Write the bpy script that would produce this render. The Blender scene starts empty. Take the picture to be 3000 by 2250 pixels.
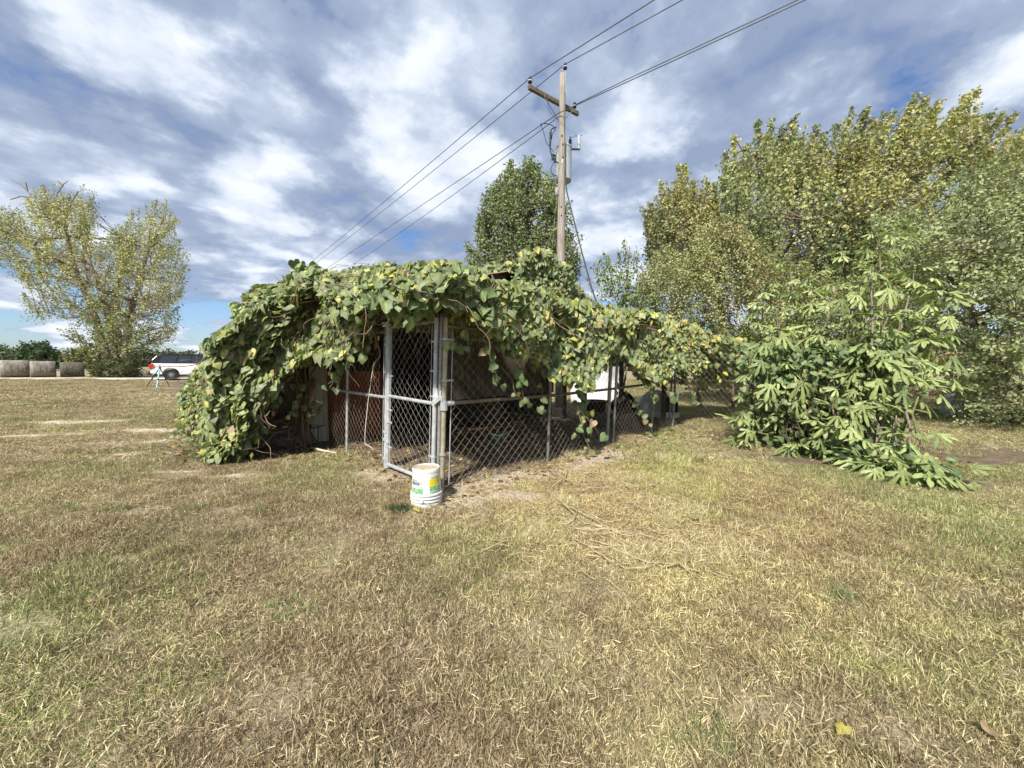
import bpy, math, random
import numpy as np
from mathutils import Vector, Matrix
random.seed(7)
rs = np.random.RandomState(11)
PI = math.pi
SC = bpy.context.scene
COL = SC.collection

# ------------------------------------------------------------------ camera
F = 1110.0            # focal length in pixels of the 3000 px wide photograph
H = 1.40
PITCH = math.radians(3.35)
cam = bpy.data.cameras.new('camera')
cam.sensor_width = 36.0
cam.lens = 36.0 * F / 3000.0
cam.clip_start = 0.05
cam.clip_end = 2000.0
camo = bpy.data.objects.new('camera', cam)
camo.location = (0, 0, H)
camo.rotation_euler = (PI / 2 - PITCH, 0, 0)
COL.objects.link(camo)
SC.camera = camo

# ------------------------------------------------------------------ light
SUN_EL = math.radians(46)
SUN_AZ = math.radians(202)      # compass direction the sun stands in (0 = +Y, clockwise)
sd = Vector((math.sin(SUN_AZ) * math.cos(SUN_EL), math.cos(SUN_AZ) * math.cos(SUN_EL), math.sin(SUN_EL)))
sun = bpy.data.lights.new('sun', 'SUN')
sun.energy = 4.0
sun.angle = math.radians(4.0)
sun.color = (1.0, 0.94, 0.84)
suno = bpy.data.objects.new('sun', sun)
suno.rotation_euler = (-sd).to_track_quat('-Z', 'Y').to_euler()
suno.location = (0, 0, 30)
COL.objects.link(suno)

SC.view_settings.view_transform = 'Standard'
SC.view_settings.look = 'None'
SC.view_settings.gamma = 1
SC.view_settings.exposure = 1.0
SC.view_settings.use_curve_mapping = False


class NT:
    """tiny node tree helper"""
    def __init__(s, tree):
        s.t = tree
        s.t.nodes.clear()
    def n(s, typ, **kw):
        nd = s.t.nodes.new(typ)
        for k, v in kw.items():
            if k.startswith('_'):
                setattr(nd, k[1:], v)
            else:
                key = int(k[1:]) if k[0] == 'i' and k[1:].isdigit() else k.replace('__', ' ')
                nd.inputs[key].default_value = v
        return nd
    def l(s, a, b):
        s.t.links.new(a, b)
    def ramp(s, fac, stops, interp='LINEAR'):
        r = s.t.nodes.new('ShaderNodeValToRGB')
        r.color_ramp.interpolation = interp
        el = r.color_ramp.elements
        while len(el) < len(stops):
            el.new(0.5)
        for e, (p, c) in zip(el, stops):
            e.position = p
            e.color = (c[0], c[1], c[2], 1) if not isinstance(c, (int, float)) else (c, c, c, 1)
        s.l(fac, r.inputs[0])
        return r.outputs[0]
    def math(s, op, a, b=None, c=None):
        m = s.t.nodes.new('ShaderNodeMath')
        m.operation = op
        for i, v in enumerate((a, b, c)):
            if v is None:
                continue
            if isinstance(v, (int, float)):
                m.inputs[i].default_value = v
            else:
                s.l(v, m.inputs[i])
        return m.outputs[0]
    def mix(s, f, a, b, blend='MIX'):
        m = s.t.nodes.new('ShaderNodeMix')
        m.data_type = 'RGBA'
        m.blend_type = blend
        for sock, v in ((m.inputs[0], f), (m.inputs[6], a), (m.inputs[7], b)):
            if isinstance(v, (int, float)):
                sock.default_value = v
            elif isinstance(v, tuple):
                sock.default_value = (v[0], v[1], v[2], 1)
            else:
                s.l(v, sock)
        return m.outputs[2]
    def noise(s, vec, scale, detail=4, rough=0.55, dist=0.0, out=0):
        nd = s.t.nodes.new('ShaderNodeTexNoise')
        nd.inputs['Scale'].default_value = scale
        nd.inputs['Detail'].default_value = detail
        nd.inputs['Roughness'].default_value = rough
        nd.inputs['Distortion'].default_value = dist
        if vec is not None:
            s.l(vec, nd.inputs['Vector'])
        return nd.outputs[out]


world = bpy.data.worlds.new('World')
SC.world = world
world.use_nodes = True
w = NT(world.node_tree)
sky = w.t.nodes.new('ShaderNodeTexSky')
sky.sky_type = 'NISHITA'
sky.sun_disc = False
sky.sun_elevation = SUN_EL
sky.sun_rotation = SUN_AZ
sky.air_density = 1.0
sky.dust_density = 0.6
sky.ozone_density = 1.5
tc = w.n('ShaderNodeTexCoord')
sep = w.n('ShaderNodeSeparateXYZ')
w.l(tc.outputs['Generated'], sep.inputs[0])
zc = w.math('MAXIMUM', sep.outputs[2], 0.0)
den = w.math('ADD', zc, 0.22)
cx_ = w.math('DIVIDE', sep.outputs[0], den)
cy_ = w.math('DIVIDE', sep.outputs[1], den)
comb = w.n('ShaderNodeCombineXYZ')
w.l(cx_, comb.inputs[0]); w.l(cy_, comb.inputs[1])
mp = w.n('ShaderNodeMapping')
mp.inputs['Location'].default_value = (-5.3, 9.4, 0.0)
mp.inputs['Rotation'].default_value = (0, 0, math.radians(-38))
w.l(comb.outputs[0], mp.inputs[0])
# noise-bent smooth Voronoi cells: separate puffs with bright crowns and blue-grey bases
def bend(src, scale, amount, detail):
    nz_ = w.t.nodes.new('ShaderNodeTexNoise'); nz_.inputs['Scale'].default_value = scale; nz_.inputs['Detail'].default_value = detail; nz_.inputs['Roughness'].default_value = .6
    w.l(src, nz_.inputs['Vector'])
    sb = w.n('ShaderNodeVectorMath', _operation='SUBTRACT'); w.l(nz_.outputs['Color'], sb.inputs[0]); sb.inputs[1].default_value = (.5, .5, .5)
    vm = w.n('ShaderNodeVectorMath', _operation='SCALE'); vm.inputs['Scale'].default_value = amount
    w.l(sb.outputs[0], vm.inputs[0])
    va = w.n('ShaderNodeVectorMath', _operation='ADD'); w.l(src, va.inputs[0]); w.l(vm.outputs[0], va.inputs[1])
    return va.outputs[0]
b1 = bend(mp.outputs[0], 2.6, 0.55, 6)
def cells(src, scale, smooth_):
    vo = w.t.nodes.new('ShaderNodeTexVoronoi'); vo.feature = 'SMOOTH_F1'; vo.inputs['Scale'].default_value = scale; vo.inputs['Smoothness'].default_value = smooth_
    w.l(src, vo.inputs['Vector'])
    return vo.outputs['Distance']
puff = w.math('SUBTRACT', 0.60, cells(b1, 3.0, .5))
puff2 = w.math('SUBTRACT', 0.55, cells(b1, 7.5, .6))
fine = w.noise(mp.outputs[0], 9.0, 6, 0.6)
mid_ = w.noise(mp.outputs[0], 2.1, 5, 0.5)
big_n = w.noise(mp.outputs[0], 0.55, 2, 0.5)
low = w.ramp(zc, [(0.0, 0.0), (0.10, 0.4), (0.22, 1.0)])
body = w.math('ADD', w.math('MULTIPLY', puff, 0.80), w.math('MULTIPLY', puff2, 0.28))
body = w.math('ADD', body, w.math('MULTIPLY', w.math('SUBTRACT', fine, .5), 0.30))
cv = w.math('ADD', body, w.math('MULTIPLY', w.math('SUBTRACT', mid_, 0.5), 0.9))
cv = w.math('ADD', cv, w.math('MULTIPLY', w.math('SUBTRACT', big_n, 0.5), 0.5))
cv = w.math('ADD', cv, w.math('MULTIPLY', w.math('SUBTRACT', low, 1.0), 0.45))
mask = w.ramp(w.math("ADD", cv, 0.5), [(0.20, 0.0), (0.28, 0.6), (0.38, 1.0)])
sh = w.math('ADD', body, w.math('MULTIPLY', w.math('SUBTRACT', big_n, 0.5), 0.5))
sh = w.math('ADD', sh, w.math('MULTIPLY', w.math('SUBTRACT', mid_, 0.5), 0.45))
sh = w.math("ADD", sh, 0.31)
cloud = w.ramp(sh, [(0.20, (0.16, 0.20, 0.29)), (0.34, (0.205, 0.25, 0.335)), (0.46, (0.29, 0.335, 0.415)), (0.56, (0.39, 0.43, 0.495)), (0.70, (0.48, 0.505, 0.545))])
skyc = w.mix(1.0, sky.outputs[0], (0.052, 0.062, 0.078), 'MULTIPLY')
skyfin = w.mix(mask, skyc, cloud)
bg = w.n('ShaderNodeBackground', Strength=1.0)
w.l(skyfin, bg.inputs[0])
wo = w.n('ShaderNodeOutputWorld')
w.l(bg.outputs[0], wo.inputs[0])
try:
    world.cycles.sampling_method = 'MANUAL'
    world.cycles.sample_map_resolution = 512
except Exception:
    pass

# ------------------------------------------------------------------ geometry helpers
cp, sp_ = math.cos(PITCH), math.sin(PITCH)

def ray(px, py):
    x = (px - 1500.0) / F
    v = (py - 1125.0) / F
    return Vector((x, cp - v * sp_, -sp_ - v * cp))

def at(px, py, Y):
    """world point that stands Y metres ahead, on the line of sight of a photo pixel"""
    d = ray(px, py)
    t = Y / d.y
    return Vector((d.x * t, Y, H + d.z * t))

def gp(px, py):
    d = ray(px, py)
    t = -H / d.z
    return Vector((d.x * t, d.y * t, 0.0))

def gz(x, y):
    return 0.018 * np.sin(0.9 * x + 1.3) * np.cos(0.8 * y + .4) + 0.012 * np.sin(2.1 * x + .7 * y) + 0.007 * np.sin(4.3 * y - 1.7 * x)

# pen coordinates: corner of the pen nearest the camera, u along its right fence, w along its left fence
CX, CY = -0.74, 4.02
S2 = math.sqrt(0.5)
def P(u, w_, z=0.0):
    return Vector((CX + (u - w_) * S2, CY + (u + w_) * S2, z))
def to_uw(x, y):
    dx, dy = x - CX, y - CY
    return (dx + dy) * S2, (dy - dx) * S2


class G:
    """collects geometry for ONE mesh object"""
    def __init__(s):
        s.V = []; s.Fc = []; s.n = 0; s.C = []
    def add(s, verts, faces, col=None):
        verts = np.asarray(verts, float).reshape(-1, 3)
        s.V.append(verts)
        o = s.n
        if isinstance(faces, np.ndarray):
            s.Fc.extend((faces + o).tolist())
        else:
            s.Fc.extend([tuple(i + o for i in f) for f in faces])
        s.n += len(verts)
        if col is None:
            col = (1, 1, 1)
        col = np.asarray(col, float)
        if col.ndim == 1:
            col = np.tile(col, (len(verts), 1))
        s.C.append(col)
        return s
    def box(s, c, size, rot=None, col=None):
        c = Vector(c); hx, hy, hz = [q / 2 for q in size]
        vs = [Vector((sx * hx, sy * hy, sz * hz)) for sx in (-1, 1) for sy in (-1, 1) for sz in (-1, 1)]
        if rot is not None:
            vs = [rot @ v for v in vs]
        s.add([c + v for v in vs], [(0, 1, 3, 2), (4, 6, 7, 5), (0, 4, 5, 1), (2, 3, 7, 6), (0, 2, 6, 4), (1, 5, 7, 3)], col)
        return s
    def beam(s, a, b, wd, th, up=(0, 0, 1), col=None):
        """box from a to b; wd across, th along 'up'"""
        a = Vector(a); b = Vector(b)
        d = (b - a); L = d.length; d.normalize()
        up = Vector(up)
        sx = d.cross(up)
        if sx.length < 1e-4:
            sx = Vector((1, 0, 0))
        sx.normalize()
        uz = sx.cross(d)
        R = Matrix((d, sx, uz)).transposed()
        return s.box((a + b) / 2, (L, wd, th), R, col)
    def tube(s, pts, r, sides=8, caps=True, col=None):
        pts = [Vector(p) for p in pts]
        n = len(pts)
        if isinstance(r, (int, float)):
            r = [r] * n
        vs = []
        ref = None
        for i in range(n):
            d = (pts[min(i + 1, n - 1)] - pts[max(i - 1, 0)]).normalized()
            if ref is None:
                ref = d.orthogonal().normalized()
            ref = (ref - d * ref.dot(d))
            ref = ref.normalized() if ref.length > 1e-5 else d.orthogonal().normalized()
            b = d.cross(ref)
            for k in range(sides):
                a = 2 * PI * k / sides
                vs.append(pts[i] + (ref * math.cos(a) + b * math.sin(a)) * r[i])
        fs = []
        for i in range(n - 1):
            for k in range(sides):
                k2 = (k + 1) % sides
                fs.append((i * sides + k, i * sides + k2, (i + 1) * sides + k2, (i + 1) * sides + k))
        if caps:
            fs.append(tuple(reversed(range(sides))))
            fs.append(tuple((n - 1) * sides + k for k in range(sides)))
        return s.add(vs, fs, col)
    def lathe(s, prof, sides=32, axis_pt=(0, 0, 0), M=None, col=None, close=False):
        vs = []
        for (r, z) in prof:
            for k in range(sides):
                a = 2 * PI * k / sides
                v = Vector((r * math.cos(a), r * math.sin(a), z))
                if M is not None:
                    v = M @ v
                vs.append(Vector(axis_pt) + v)
        fs = []
        m = len(prof)
        for i in range(m - 1):
            for k in range(sides):
                k2 = (k + 1) % sides
                fs.append((i * sides + k, i * sides + k2, (i + 1) * sides + k2, (i + 1) * sides + k))
        return s.add(vs, fs, col)
    def prism(s, poly, y0, y1, M=None, col=None):
        """polygon in x,z extruded along y"""
        n = len(poly)
        vs = [Vector((x, y0, z)) for x, z in poly] + [Vector((x, y1, z)) for x, z in poly]
        if M is not None:
            vs = [M @ v for v in vs]
        fs = [tuple(range(n)), tuple(reversed(range(n, 2 * n)))]
        for i in range(n):
            j = (i + 1) % n
            fs.append((i, i + n, j + n, j))
        return s.add(vs, fs, col)


def segs(P0, P1, r0, r1=None, sides=3):
    """prisms along many segments at once -> verts, faces"""
    P0 = np.asarray(P0, float); P1 = np.asarray(P1, float)
    if r1 is None:
        r1 = r0
    N = len(P0)
    r0 = np.broadcast_to(np.asarray(r0, float), (N,)); r1 = np.broadcast_to(np.asarray(r1, float), (N,))
    d = P1 - P0
    d /= np.linalg.norm(d, axis=1)[:, None] + 1e-9
    ref = np.where(np.abs(d[:, 2:3]) > 0.9, np.array([[1., 0, 0]]), np.array([[0, 0, 1.]]))
    a = np.cross(d, ref); a /= np.linalg.norm(a, axis=1)[:, None]
    b = np.cross(d, a)
    out = np.zeros((N, 2 * sides, 3))
    for k in range(sides):
        t = 2 * PI * k / sides
        o = a * math.cos(t) + b * math.sin(t)
        out[:, k] = P0 + o * r0[:, None]
        out[:, sides + k] = P1 + o * r1[:, None]
    f = []
    for k in range(sides):
        k2 = (k + 1) % sides
        f.append((k, k2, sides + k2, sides + k))
    f = np.array(f)
    faces = (f[None] + (np.arange(N) * 2 * sides)[:, None, None]).reshape(-1, 4)
    return out.reshape(-1, 3), faces


def norm(a):
    return a / (np.linalg.norm(a, axis=1)[:, None] + 1e-9)


def leafcloud(c, a, n, size, tv, tf, col, vfac=None, wid=None):
    """c centres (N,3), a axis towards the tip, n normal, template tv (k,3)=(side,along,normal)"""
    a = norm(a)
    n = n - a * np.sum(a * n, axis=1)[:, None]
    n = norm(n)
    s = np.cross(a, n)
    N = len(c); k = len(tv)
    size = np.broadcast_to(np.asarray(size, float), (N,))
    w_ = np.ones(N) if wid is None else wid
    V = (c[:, None, :] + size[:, None, None] * (s[:, None, :] * (tv[None, :, 0:1] * w_[:, None, None]) + a[:, None, :] * tv[None, :, 1:2] + n[:, None, :] * tv[None, :, 2:3]))
    Fs = (tf[None] + (np.arange(N) * k)[:, None, None]).reshape(-1, tf.shape[1])
    Cc = np.repeat(col, k, axis=0)
    if vfac is not None:
        Cc = Cc * np.tile(vfac, N)[:, None]
    return V.reshape(-1, 3), Fs, Cc


def make_mesh(name, V, Fs, C=None, smooth=False):
    me = bpy.data.meshes.new(name)
    V = np.asarray(V, float)
    if isinstance(Fs, np.ndarray):
        m = Fs.shape[1]
        me.vertices.add(len(V)); me.vertices.foreach_set('co', V.ravel().astype(np.float32))
        me.loops.add(Fs.size); me.loops.foreach_set('vertex_index', Fs.ravel().astype(np.int32))
        me.polygons.add(len(Fs)); me.polygons.foreach_set('loop_start', (np.arange(len(Fs)) * m).astype(np.int32))
        me.update(calc_edges=True)
    else:
        me.from_pydata(V.tolist(), [], Fs)
        me.update()
    if C is not None:
        at_ = me.color_attributes.new('col', 'FLOAT_COLOR', 'POINT')
        cc = np.ones((len(V), 4), np.float32); cc[:, :3] = C
        at_.data.foreach_set('color', cc.ravel())
    if smooth:
        me.polygons.foreach_set('use_smooth', np.ones(len(me.polygons), bool))
    return me


def root_loc(p):
    while p.parent is not None:
        p = p.parent
    return Vector(p.location)


def link(name, me, mat, parent=None):
    if mat is not None:
        me.materials.append(mat)
    o = bpy.data.objects.new(name, me)
    COL.objects.link(o)
    if parent is not None:
        o.parent = parent
    return o


def obj(name, g, mat, parent=None, smooth=False, stuff=False, bevel=0.0):
    """g in world coordinates -> one mesh object (child coordinates relative to its thing)"""
    if isinstance(g, G):
        V = np.concatenate(g.V); Fs = g.Fc; C = np.concatenate(g.C)
    else:
        V, Fs, C = g
    if parent is not None:
        V = V - np.array(root_loc(parent))
    me = make_mesh(name, V, Fs, C, smooth)
    o = link(name, me, mat, parent)
    if stuff:
        o['kind'] = 'stuff'
    if bevel > 0:
        b = o.modifiers.new('bevel', 'BEVEL'); b.width = bevel; b.segments = 2; b.limit_method = 'ANGLE'
    return o


def thing(name, label, cat, loc=(0, 0, 0), group=None):
    o = bpy.data.objects.new(name, None)
    o.empty_display_size = 0.2
    COL.objects.link(o)
    o.location = loc
    o['label'] = label; o['category'] = cat
    if group:
        o['group'] = group
    return o


def tag(o, label, cat, group=None):
    o['label'] = label; o['category'] = cat
    if group:
        o['group'] = group
    return o


def structure(o):
    o['kind'] = 'structure'
    return o


def copy_tree(o, parent=None):
    c = o.copy()
    COL.objects.link(c)
    c.parent = parent
    for ch in list(o.children):
        copy_tree(ch, c)
    return c


# ------------------------------------------------------------------ materials
def mat_new(name):
    m = bpy.data.materials.new(name)
    m.use_nodes = True
    return m, NT(m.node_tree)

def finish(n, color, rough=0.8, spec=0.3, metal=0.0, bump=None, bstr=0.3, bdist=0.01, trans=0.0, tcol=None, coat=0.0):
    b = n.n('ShaderNodeBsdfPrincipled')
    for k, v in (('Base Color', color), ('Roughness', rough), ('Metallic', metal)):
        if isinstance(v, (int, float)):
            b.inputs[k].default_value = v
        elif isinstance(v, tuple):
            b.inputs[k].default_value = (*v, 1)
        else:
            n.l(v, b.inputs[k])
    b.inputs['Specular IOR Level'].default_value = spec
    b.inputs['Coat Weight'].default_value = coat
    if bump is not None:
        bp = n.n('ShaderNodeBump', Strength=bstr, Distance=bdist)
        n.l(bump, bp.inputs['Height'])
        n.l(bp.outputs[0], b.inputs['Normal'])
    out = n.n('ShaderNodeOutputMaterial')
    if trans > 0:
        t = n.n('ShaderNodeBsdfTranslucent')
        if isinstance(tcol, tuple):
            t.inputs[0].default_value = (*tcol, 1)
        else:
            n.l(tcol if tcol is not None else color, t.inputs[0])
        mx = n.n('ShaderNodeMixShader'); mx.inputs[0].default_value = trans
        n.l(b.outputs[0], mx.inputs[1]); n.l(t.outputs[0], mx.inputs[2])
        n.l(mx.outputs[0], out.inputs[0])
    else:
        n.l(b.outputs[0], out.inputs[0])

def pos(n):
    return n.n('ShaderNodeNewGeometry').outputs['Position']

def attr(n, name='col'):
    return n.n('ShaderNodeAttribute', _attribute_name=name).outputs['Color']

def mat_leaf(name, rough=0.5, spec=0.35, trans=0.25, gain=1.0, nscale=30):
    m, n = mat_new(name)
    c = attr(n)
    nz = n.noise(pos(n), nscale, 3)
    v = n.ramp(nz, [(0.3, 0.78 * gain), (0.7, 1.18 * gain)])
    c2 = n.mix(1.0, c, v, 'MULTIPLY')
    tc_ = n.mix(1.0, c2, (1.15, 1.35, 0.55), 'MULTIPLY')
    finish(n, c2, rough, spec, trans=trans, tcol=tc_)
    return m

def mat_simple(name, c0, c1, scale=8, rough=0.7, spec=0.3, metal=0.0, bstr=0.2, bdist=0.004, stretch=None, detail=5, coat=0.0, obj_space=True):
    m, n = mat_new(name)
    tcn = n.n('ShaderNodeTexCoord')
    mpn = n.n('ShaderNodeMapping')
    n.l(tcn.outputs['Object'], mpn.inputs[0])
    if stretch:
        mpn.inputs['Scale'].default_value = stretch
    nz = n.noise(mpn.outputs[0], scale, detail, 0.6)
    c = n.ramp(nz, [(0.3, c0), (0.7, c1)])
    finish(n, c, rough, spec, metal, bump=nz, bstr=bstr, bdist=bdist, coat=coat)
    return m

M = {}
M['galv'] = mat_simple('galvanised_steel', (0.30, 0.32, 0.335), (0.54, 0.565, 0.58), 9, 0.5, 0.5, 0.25, 0.08, 0.002)
M['galv_old'] = mat_simple('weathered_galvanised_steel', (0.17, 0.165, 0.15), (0.36, 0.36, 0.34), 14, 0.55, 0.4, 0.4, 0.12, 0.002)
M['pipe_tan'] = mat_simple('tan_stained_steel_pipe', (0.26, 0.225, 0.16), (0.44, 0.40, 0.31), 12, 0.55, 0.4, 0.3, 0.15, 0.002)
M['rail_rust'] = mat_simple('rust_stained_rail', (0.10, 0.075, 0.05), (0.26, 0.20, 0.14), 18, 0.7, 0.3, 0.2, 0.2, 0.003)
M['wire'] = mat_simple('chain_link_wire', (0.28, 0.27, 0.25), (0.47, 0.455, 0.42), 5, 0.5, 0.5, 0.2, 0.0)
M['wire_rust'] = mat_simple('rusty_chain_link_wire', (0.19, 0.15, 0.11), (0.42, 0.37, 0.30), 4, 0.6, 0.4, 0.1, 0.0)
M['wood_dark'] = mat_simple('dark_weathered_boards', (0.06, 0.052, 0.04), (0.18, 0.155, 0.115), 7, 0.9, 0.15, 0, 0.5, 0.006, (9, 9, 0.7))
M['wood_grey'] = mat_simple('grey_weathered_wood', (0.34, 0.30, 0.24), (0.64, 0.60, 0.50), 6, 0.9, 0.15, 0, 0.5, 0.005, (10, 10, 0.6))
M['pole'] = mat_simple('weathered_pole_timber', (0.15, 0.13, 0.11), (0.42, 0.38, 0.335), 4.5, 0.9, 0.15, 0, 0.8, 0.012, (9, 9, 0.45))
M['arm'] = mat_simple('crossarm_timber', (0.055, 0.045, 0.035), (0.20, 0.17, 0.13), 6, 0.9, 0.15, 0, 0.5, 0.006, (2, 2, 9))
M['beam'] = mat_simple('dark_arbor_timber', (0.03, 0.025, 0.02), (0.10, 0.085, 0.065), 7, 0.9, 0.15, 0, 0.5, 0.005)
M['red'] = mat_simple('red_brown_painted_plywood', (0.12, 0.035, 0.02), (0.25, 0.085, 0.05), 3, 0.85, 0.15, 0, 0.15, 0.003, (2.5, 2.5, 0.7))
M['tin'] = mat_simple('rusted_roof_tin', (0.20, 0.10, 0.06), (0.40, 0.27, 0.20), 5, 0.6, 0.4, 0.3, 0.1, 0.003)
M['bark'] = mat_simple('grey_brown_bark', (0.10, 0.08, 0.062), (0.31, 0.255, 0.205), 7, 0.95, 0.1, 0, 0.9, 0.03, (4, 4, 0.8))
M['bark_red'] = mat_simple('old_vine_bark', (0.08, 0.05, 0.035), (0.27, 0.19, 0.135), 8, 0.95, 0.1, 0, 1.0, 0.03, (5, 5, 0.8))
M['twig'] = mat_simple('vine_twigs', (0.14, 0.09, 0.06), (0.33, 0.25, 0.18), 6, 0.9, 0.1, 0, 0.0)
M['straw_stem'] = mat_simple('bleached_vine_runner', (0.24, 0.185, 0.115), (0.50, 0.42, 0.28), 9, 0.9, 0.1, 0, 0.0)
M['stem_green'] = mat_simple('green_fig_stems', (0.10, 0.09, 0.045), (0.20, 0.19, 0.10), 6, 0.8, 0.2, 0, 0.0)
M['black'] = mat_simple('black_plastic', (0.006, 0.006, 0.007), (0.014, 0.014, 0.016), 8, 0.45, 0.4, 0, 0.05)
M['cable'] = mat_simple('black_cable', (0.012, 0.013, 0.015), (0.03, 0.032, 0.036), 8, 0.6, 0.3, 0, 0.0)
M['line'] = mat_simple('dull_aluminium_line', (0.05, 0.055, 0.065), (0.10, 0.105, 0.12), 3, 0.5, 0.4, 0.3, 0.0)
M['white'] = mat_simple('white_sheet_metal', (0.72, 0.73, 0.75), (0.82, 0.82, 0.82), 2, 0.5, 0.4, 0, 0.03)
M['grey_plastic'] = mat_simple('pale_grey_plastic', (0.36, 0.36, 0.36), (0.50, 0.50, 0.49), 5, 0.6, 0.3, 0, 0.05)
M['offwhite'] = mat_simple('dirty_white_plastic', (0.50, 0.48, 0.42), (0.72, 0.71, 0.66), 5, 0.6, 0.3, 0, 0.05)
M['porcelain'] = mat_simple('white_porcelain', (0.55, 0.56, 0.58), (0.72, 0.73, 0.75), 4, 0.3, 0.5, 0, 0.0)
M['trafo'] = mat_simple('grey_transformer_paint', (0.26, 0.30, 0.33), (0.38, 0.42, 0.45), 4, 0.45, 0.4, 0, 0.03)
M['leaf'] = mat_leaf('broad_vine_leaf', 0.5, 0.35, 0.25, 1.0, 26)
M['figleaf'] = mat_leaf('fig_leaf', 0.5, 0.35, 0.25, 1.0, 18)
M['treeleaf'] = mat_leaf('tree_leaf', 0.6, 0.25, 0.22, 1.0, 3)
M['bushleaf'] = mat_leaf('bush_leaf', 0.6, 0.25, 0.25, 1.0, 6)
# ------------------------------------------------------------------ ground
def ell(x, y, px, py, rx, ry, rot=0.0):
    """soft ellipse mask round the ground point under a photo pixel; radii in metres"""
    c = gp(px, py)
    dx, dy = x - c.x, y - c.y
    ca, sa = math.cos(rot), math.sin(rot)
    a = (dx * ca + dy * sa) / rx; b = (-dx * sa + dy * ca) / ry
    return np.clip(1.25 - (a * a + b * b) * 0.9, 0, 1)

GRAVEL = [(1430, 1405, .70, .36, .5), (1340, 1460, .40, .26, 0.2), (1760, 1340, .80, .34, .75), (1520, 1450, .40, .24, 0), (1120, 1395, .55, .2, -.7), (1110, 1440, .4, .1, 0), (1600, 1385, .6, .2, .7)]
BARE = [(500, 1262, 1.5, .30, 0.15), (330, 1302, .8, .2, 0.1), (420, 1325, 1.0, .16, .1), (540, 1290, .8, .2, 0), (60, 1275, 1.6, .25, .1), (640, 1400, .7, .10, .1),
        (500, 1385, .8, .10, .1), (250, 1235, 1.6, .3, .1), (850, 1450, .5, .07, .15), (700, 1355, .6, .12, .1)]

def masks(x, y):
    g = np.zeros_like(x)
    for e in GRAVEL:
        g = np.maximum(g, ell(x, y, *e))
    b = np.zeros_like(x)
    for e in BARE:
        b = np.maximum(b, ell(x, y, *e))
    u, w_ = (x - CX + y - CY) * S2, (y - CY - x + CX) * S2
    pen = np.clip((np.minimum(np.minimum(u, w_), 7.5 - u) + 0.12) * 4, 0, 1)
    pen = np.maximum(pen, np.clip((u + 1.5) * 3, 0, 1) * np.clip((w_ - 2.7) * 2, 0, 1) * np.clip((6 - u) * 2, 0, 1))
    # dark brown litter under the fig bush
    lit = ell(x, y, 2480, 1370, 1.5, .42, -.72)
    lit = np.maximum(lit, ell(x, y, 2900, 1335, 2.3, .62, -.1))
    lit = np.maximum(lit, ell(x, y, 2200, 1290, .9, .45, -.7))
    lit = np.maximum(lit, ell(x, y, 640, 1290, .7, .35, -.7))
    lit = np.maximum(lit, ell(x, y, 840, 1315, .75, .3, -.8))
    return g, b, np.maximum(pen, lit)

def axis_coords(lo, hi, fine_lo, fine_hi, st):
    mid = list(np.arange(fine_lo, fine_hi + st / 2, st))
    a = []; v = fine_lo; s = st
    while v > lo:
        s *= 1.25; v -= s; a.append(v)
    b = []; v = fine_hi; s = st
    while v < hi:
        s *= 1.25; v += s; b.append(v)
    return np.array(list(reversed(a)) + mid + b)

gx = axis_coords(-420, 420, -11, 10, 0.11)
gy = axis_coords(-60, 620, 0.2, 15, 0.11)
X, Y = np.meshgrid(gx, gy)
fade = np.clip((60 - np.hypot(X, Y)) / 30, 0, 1)
Z = gz(X, Y) * fade
V = np.stack([X, Y, Z], -1).reshape(-1, 3)
nx, ny = len(gx), len(gy)
ii, jj = np.meshgrid(np.arange(nx - 1), np.arange(ny - 1))
i0 = (jj * nx + ii).ravel()
Fg = np.stack([i0, i0 + 1, i0 + 1 + nx, i0 + nx], -1)
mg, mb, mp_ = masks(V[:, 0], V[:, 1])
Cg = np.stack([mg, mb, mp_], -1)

m, n = mat_new('lawn_ground')
p = pos(n)
msep = n.n('ShaderNodeSeparateColor'); n.l(attr(n), msep.inputs[0])
n1 = n.noise(p, 0.55, 5, 0.6)
n2 = n.noise(p, 9.0, 6, 0.7)
n3 = n.noise(p, 60.0, 4, 0.7)
n4 = n.noise(p, 0.22, 3, 0.5)
base = n.ramp(n1, [(0.30, (0.21, 0.165, 0.115)), (0.5, (0.30, 0.25, 0.165)), (0.7, (0.25, 0.23, 0.14))])
base = n.mix(n.ramp(n4, [(0.45, 0.0), (0.62, 0.6)]), base, (0.27, 0.265, 0.15))
spk = n.math('ADD', n.math('MULTIPLY', n2, 0.45), n.math('MULTIPLY', n3, 0.55))
base = n.mix(1.0, base, n.ramp(spk, [(0.35, 0.55), (0.5, 1.0), (0.66, 1.5)]), 'MULTIPLY')
sand = n.ramp(n3, [(0.3, (0.38, 0.31, 0.23)), (0.5, (0.53, 0.45, 0.34)), (0.7, (0.68, 0.60, 0.48))])
bmask = n.math('ADD', msep.outputs[1], n.math('MULTIPLY', n.math('SUBTRACT', n2, 0.5), 1.6))
base = n.mix(n.ramp(bmask, [(0.45, 0.0), (0.75, 0.85)]), base, sand)
vor = n.n('ShaderNodeTexVoronoi', Scale=85.0); n.l(p, vor.inputs['Vector'])
vs_ = n.n('ShaderNodeSeparateColor'); n.l(vor.outputs['Color'], vs_.inputs[0])
grav = n.ramp(vs_.outputs[0], [(0.0, (0.22, 0.165, 0.105)), (0.45, (0.34, 0.275, 0.195)), (0.8, (0.48, 0.41, 0.31)), (1.0, (0.66, 0.61, 0.52))])
gmask = n.math('ADD', msep.outputs[0], n.math('MULTIPLY', n.math('SUBTRACT', n2, 0.5), 1.4))
base = n.mix(n.ramp(gmask, [(0.35, 0.0), (0.7, 0.9)]), base, grav)
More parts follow.
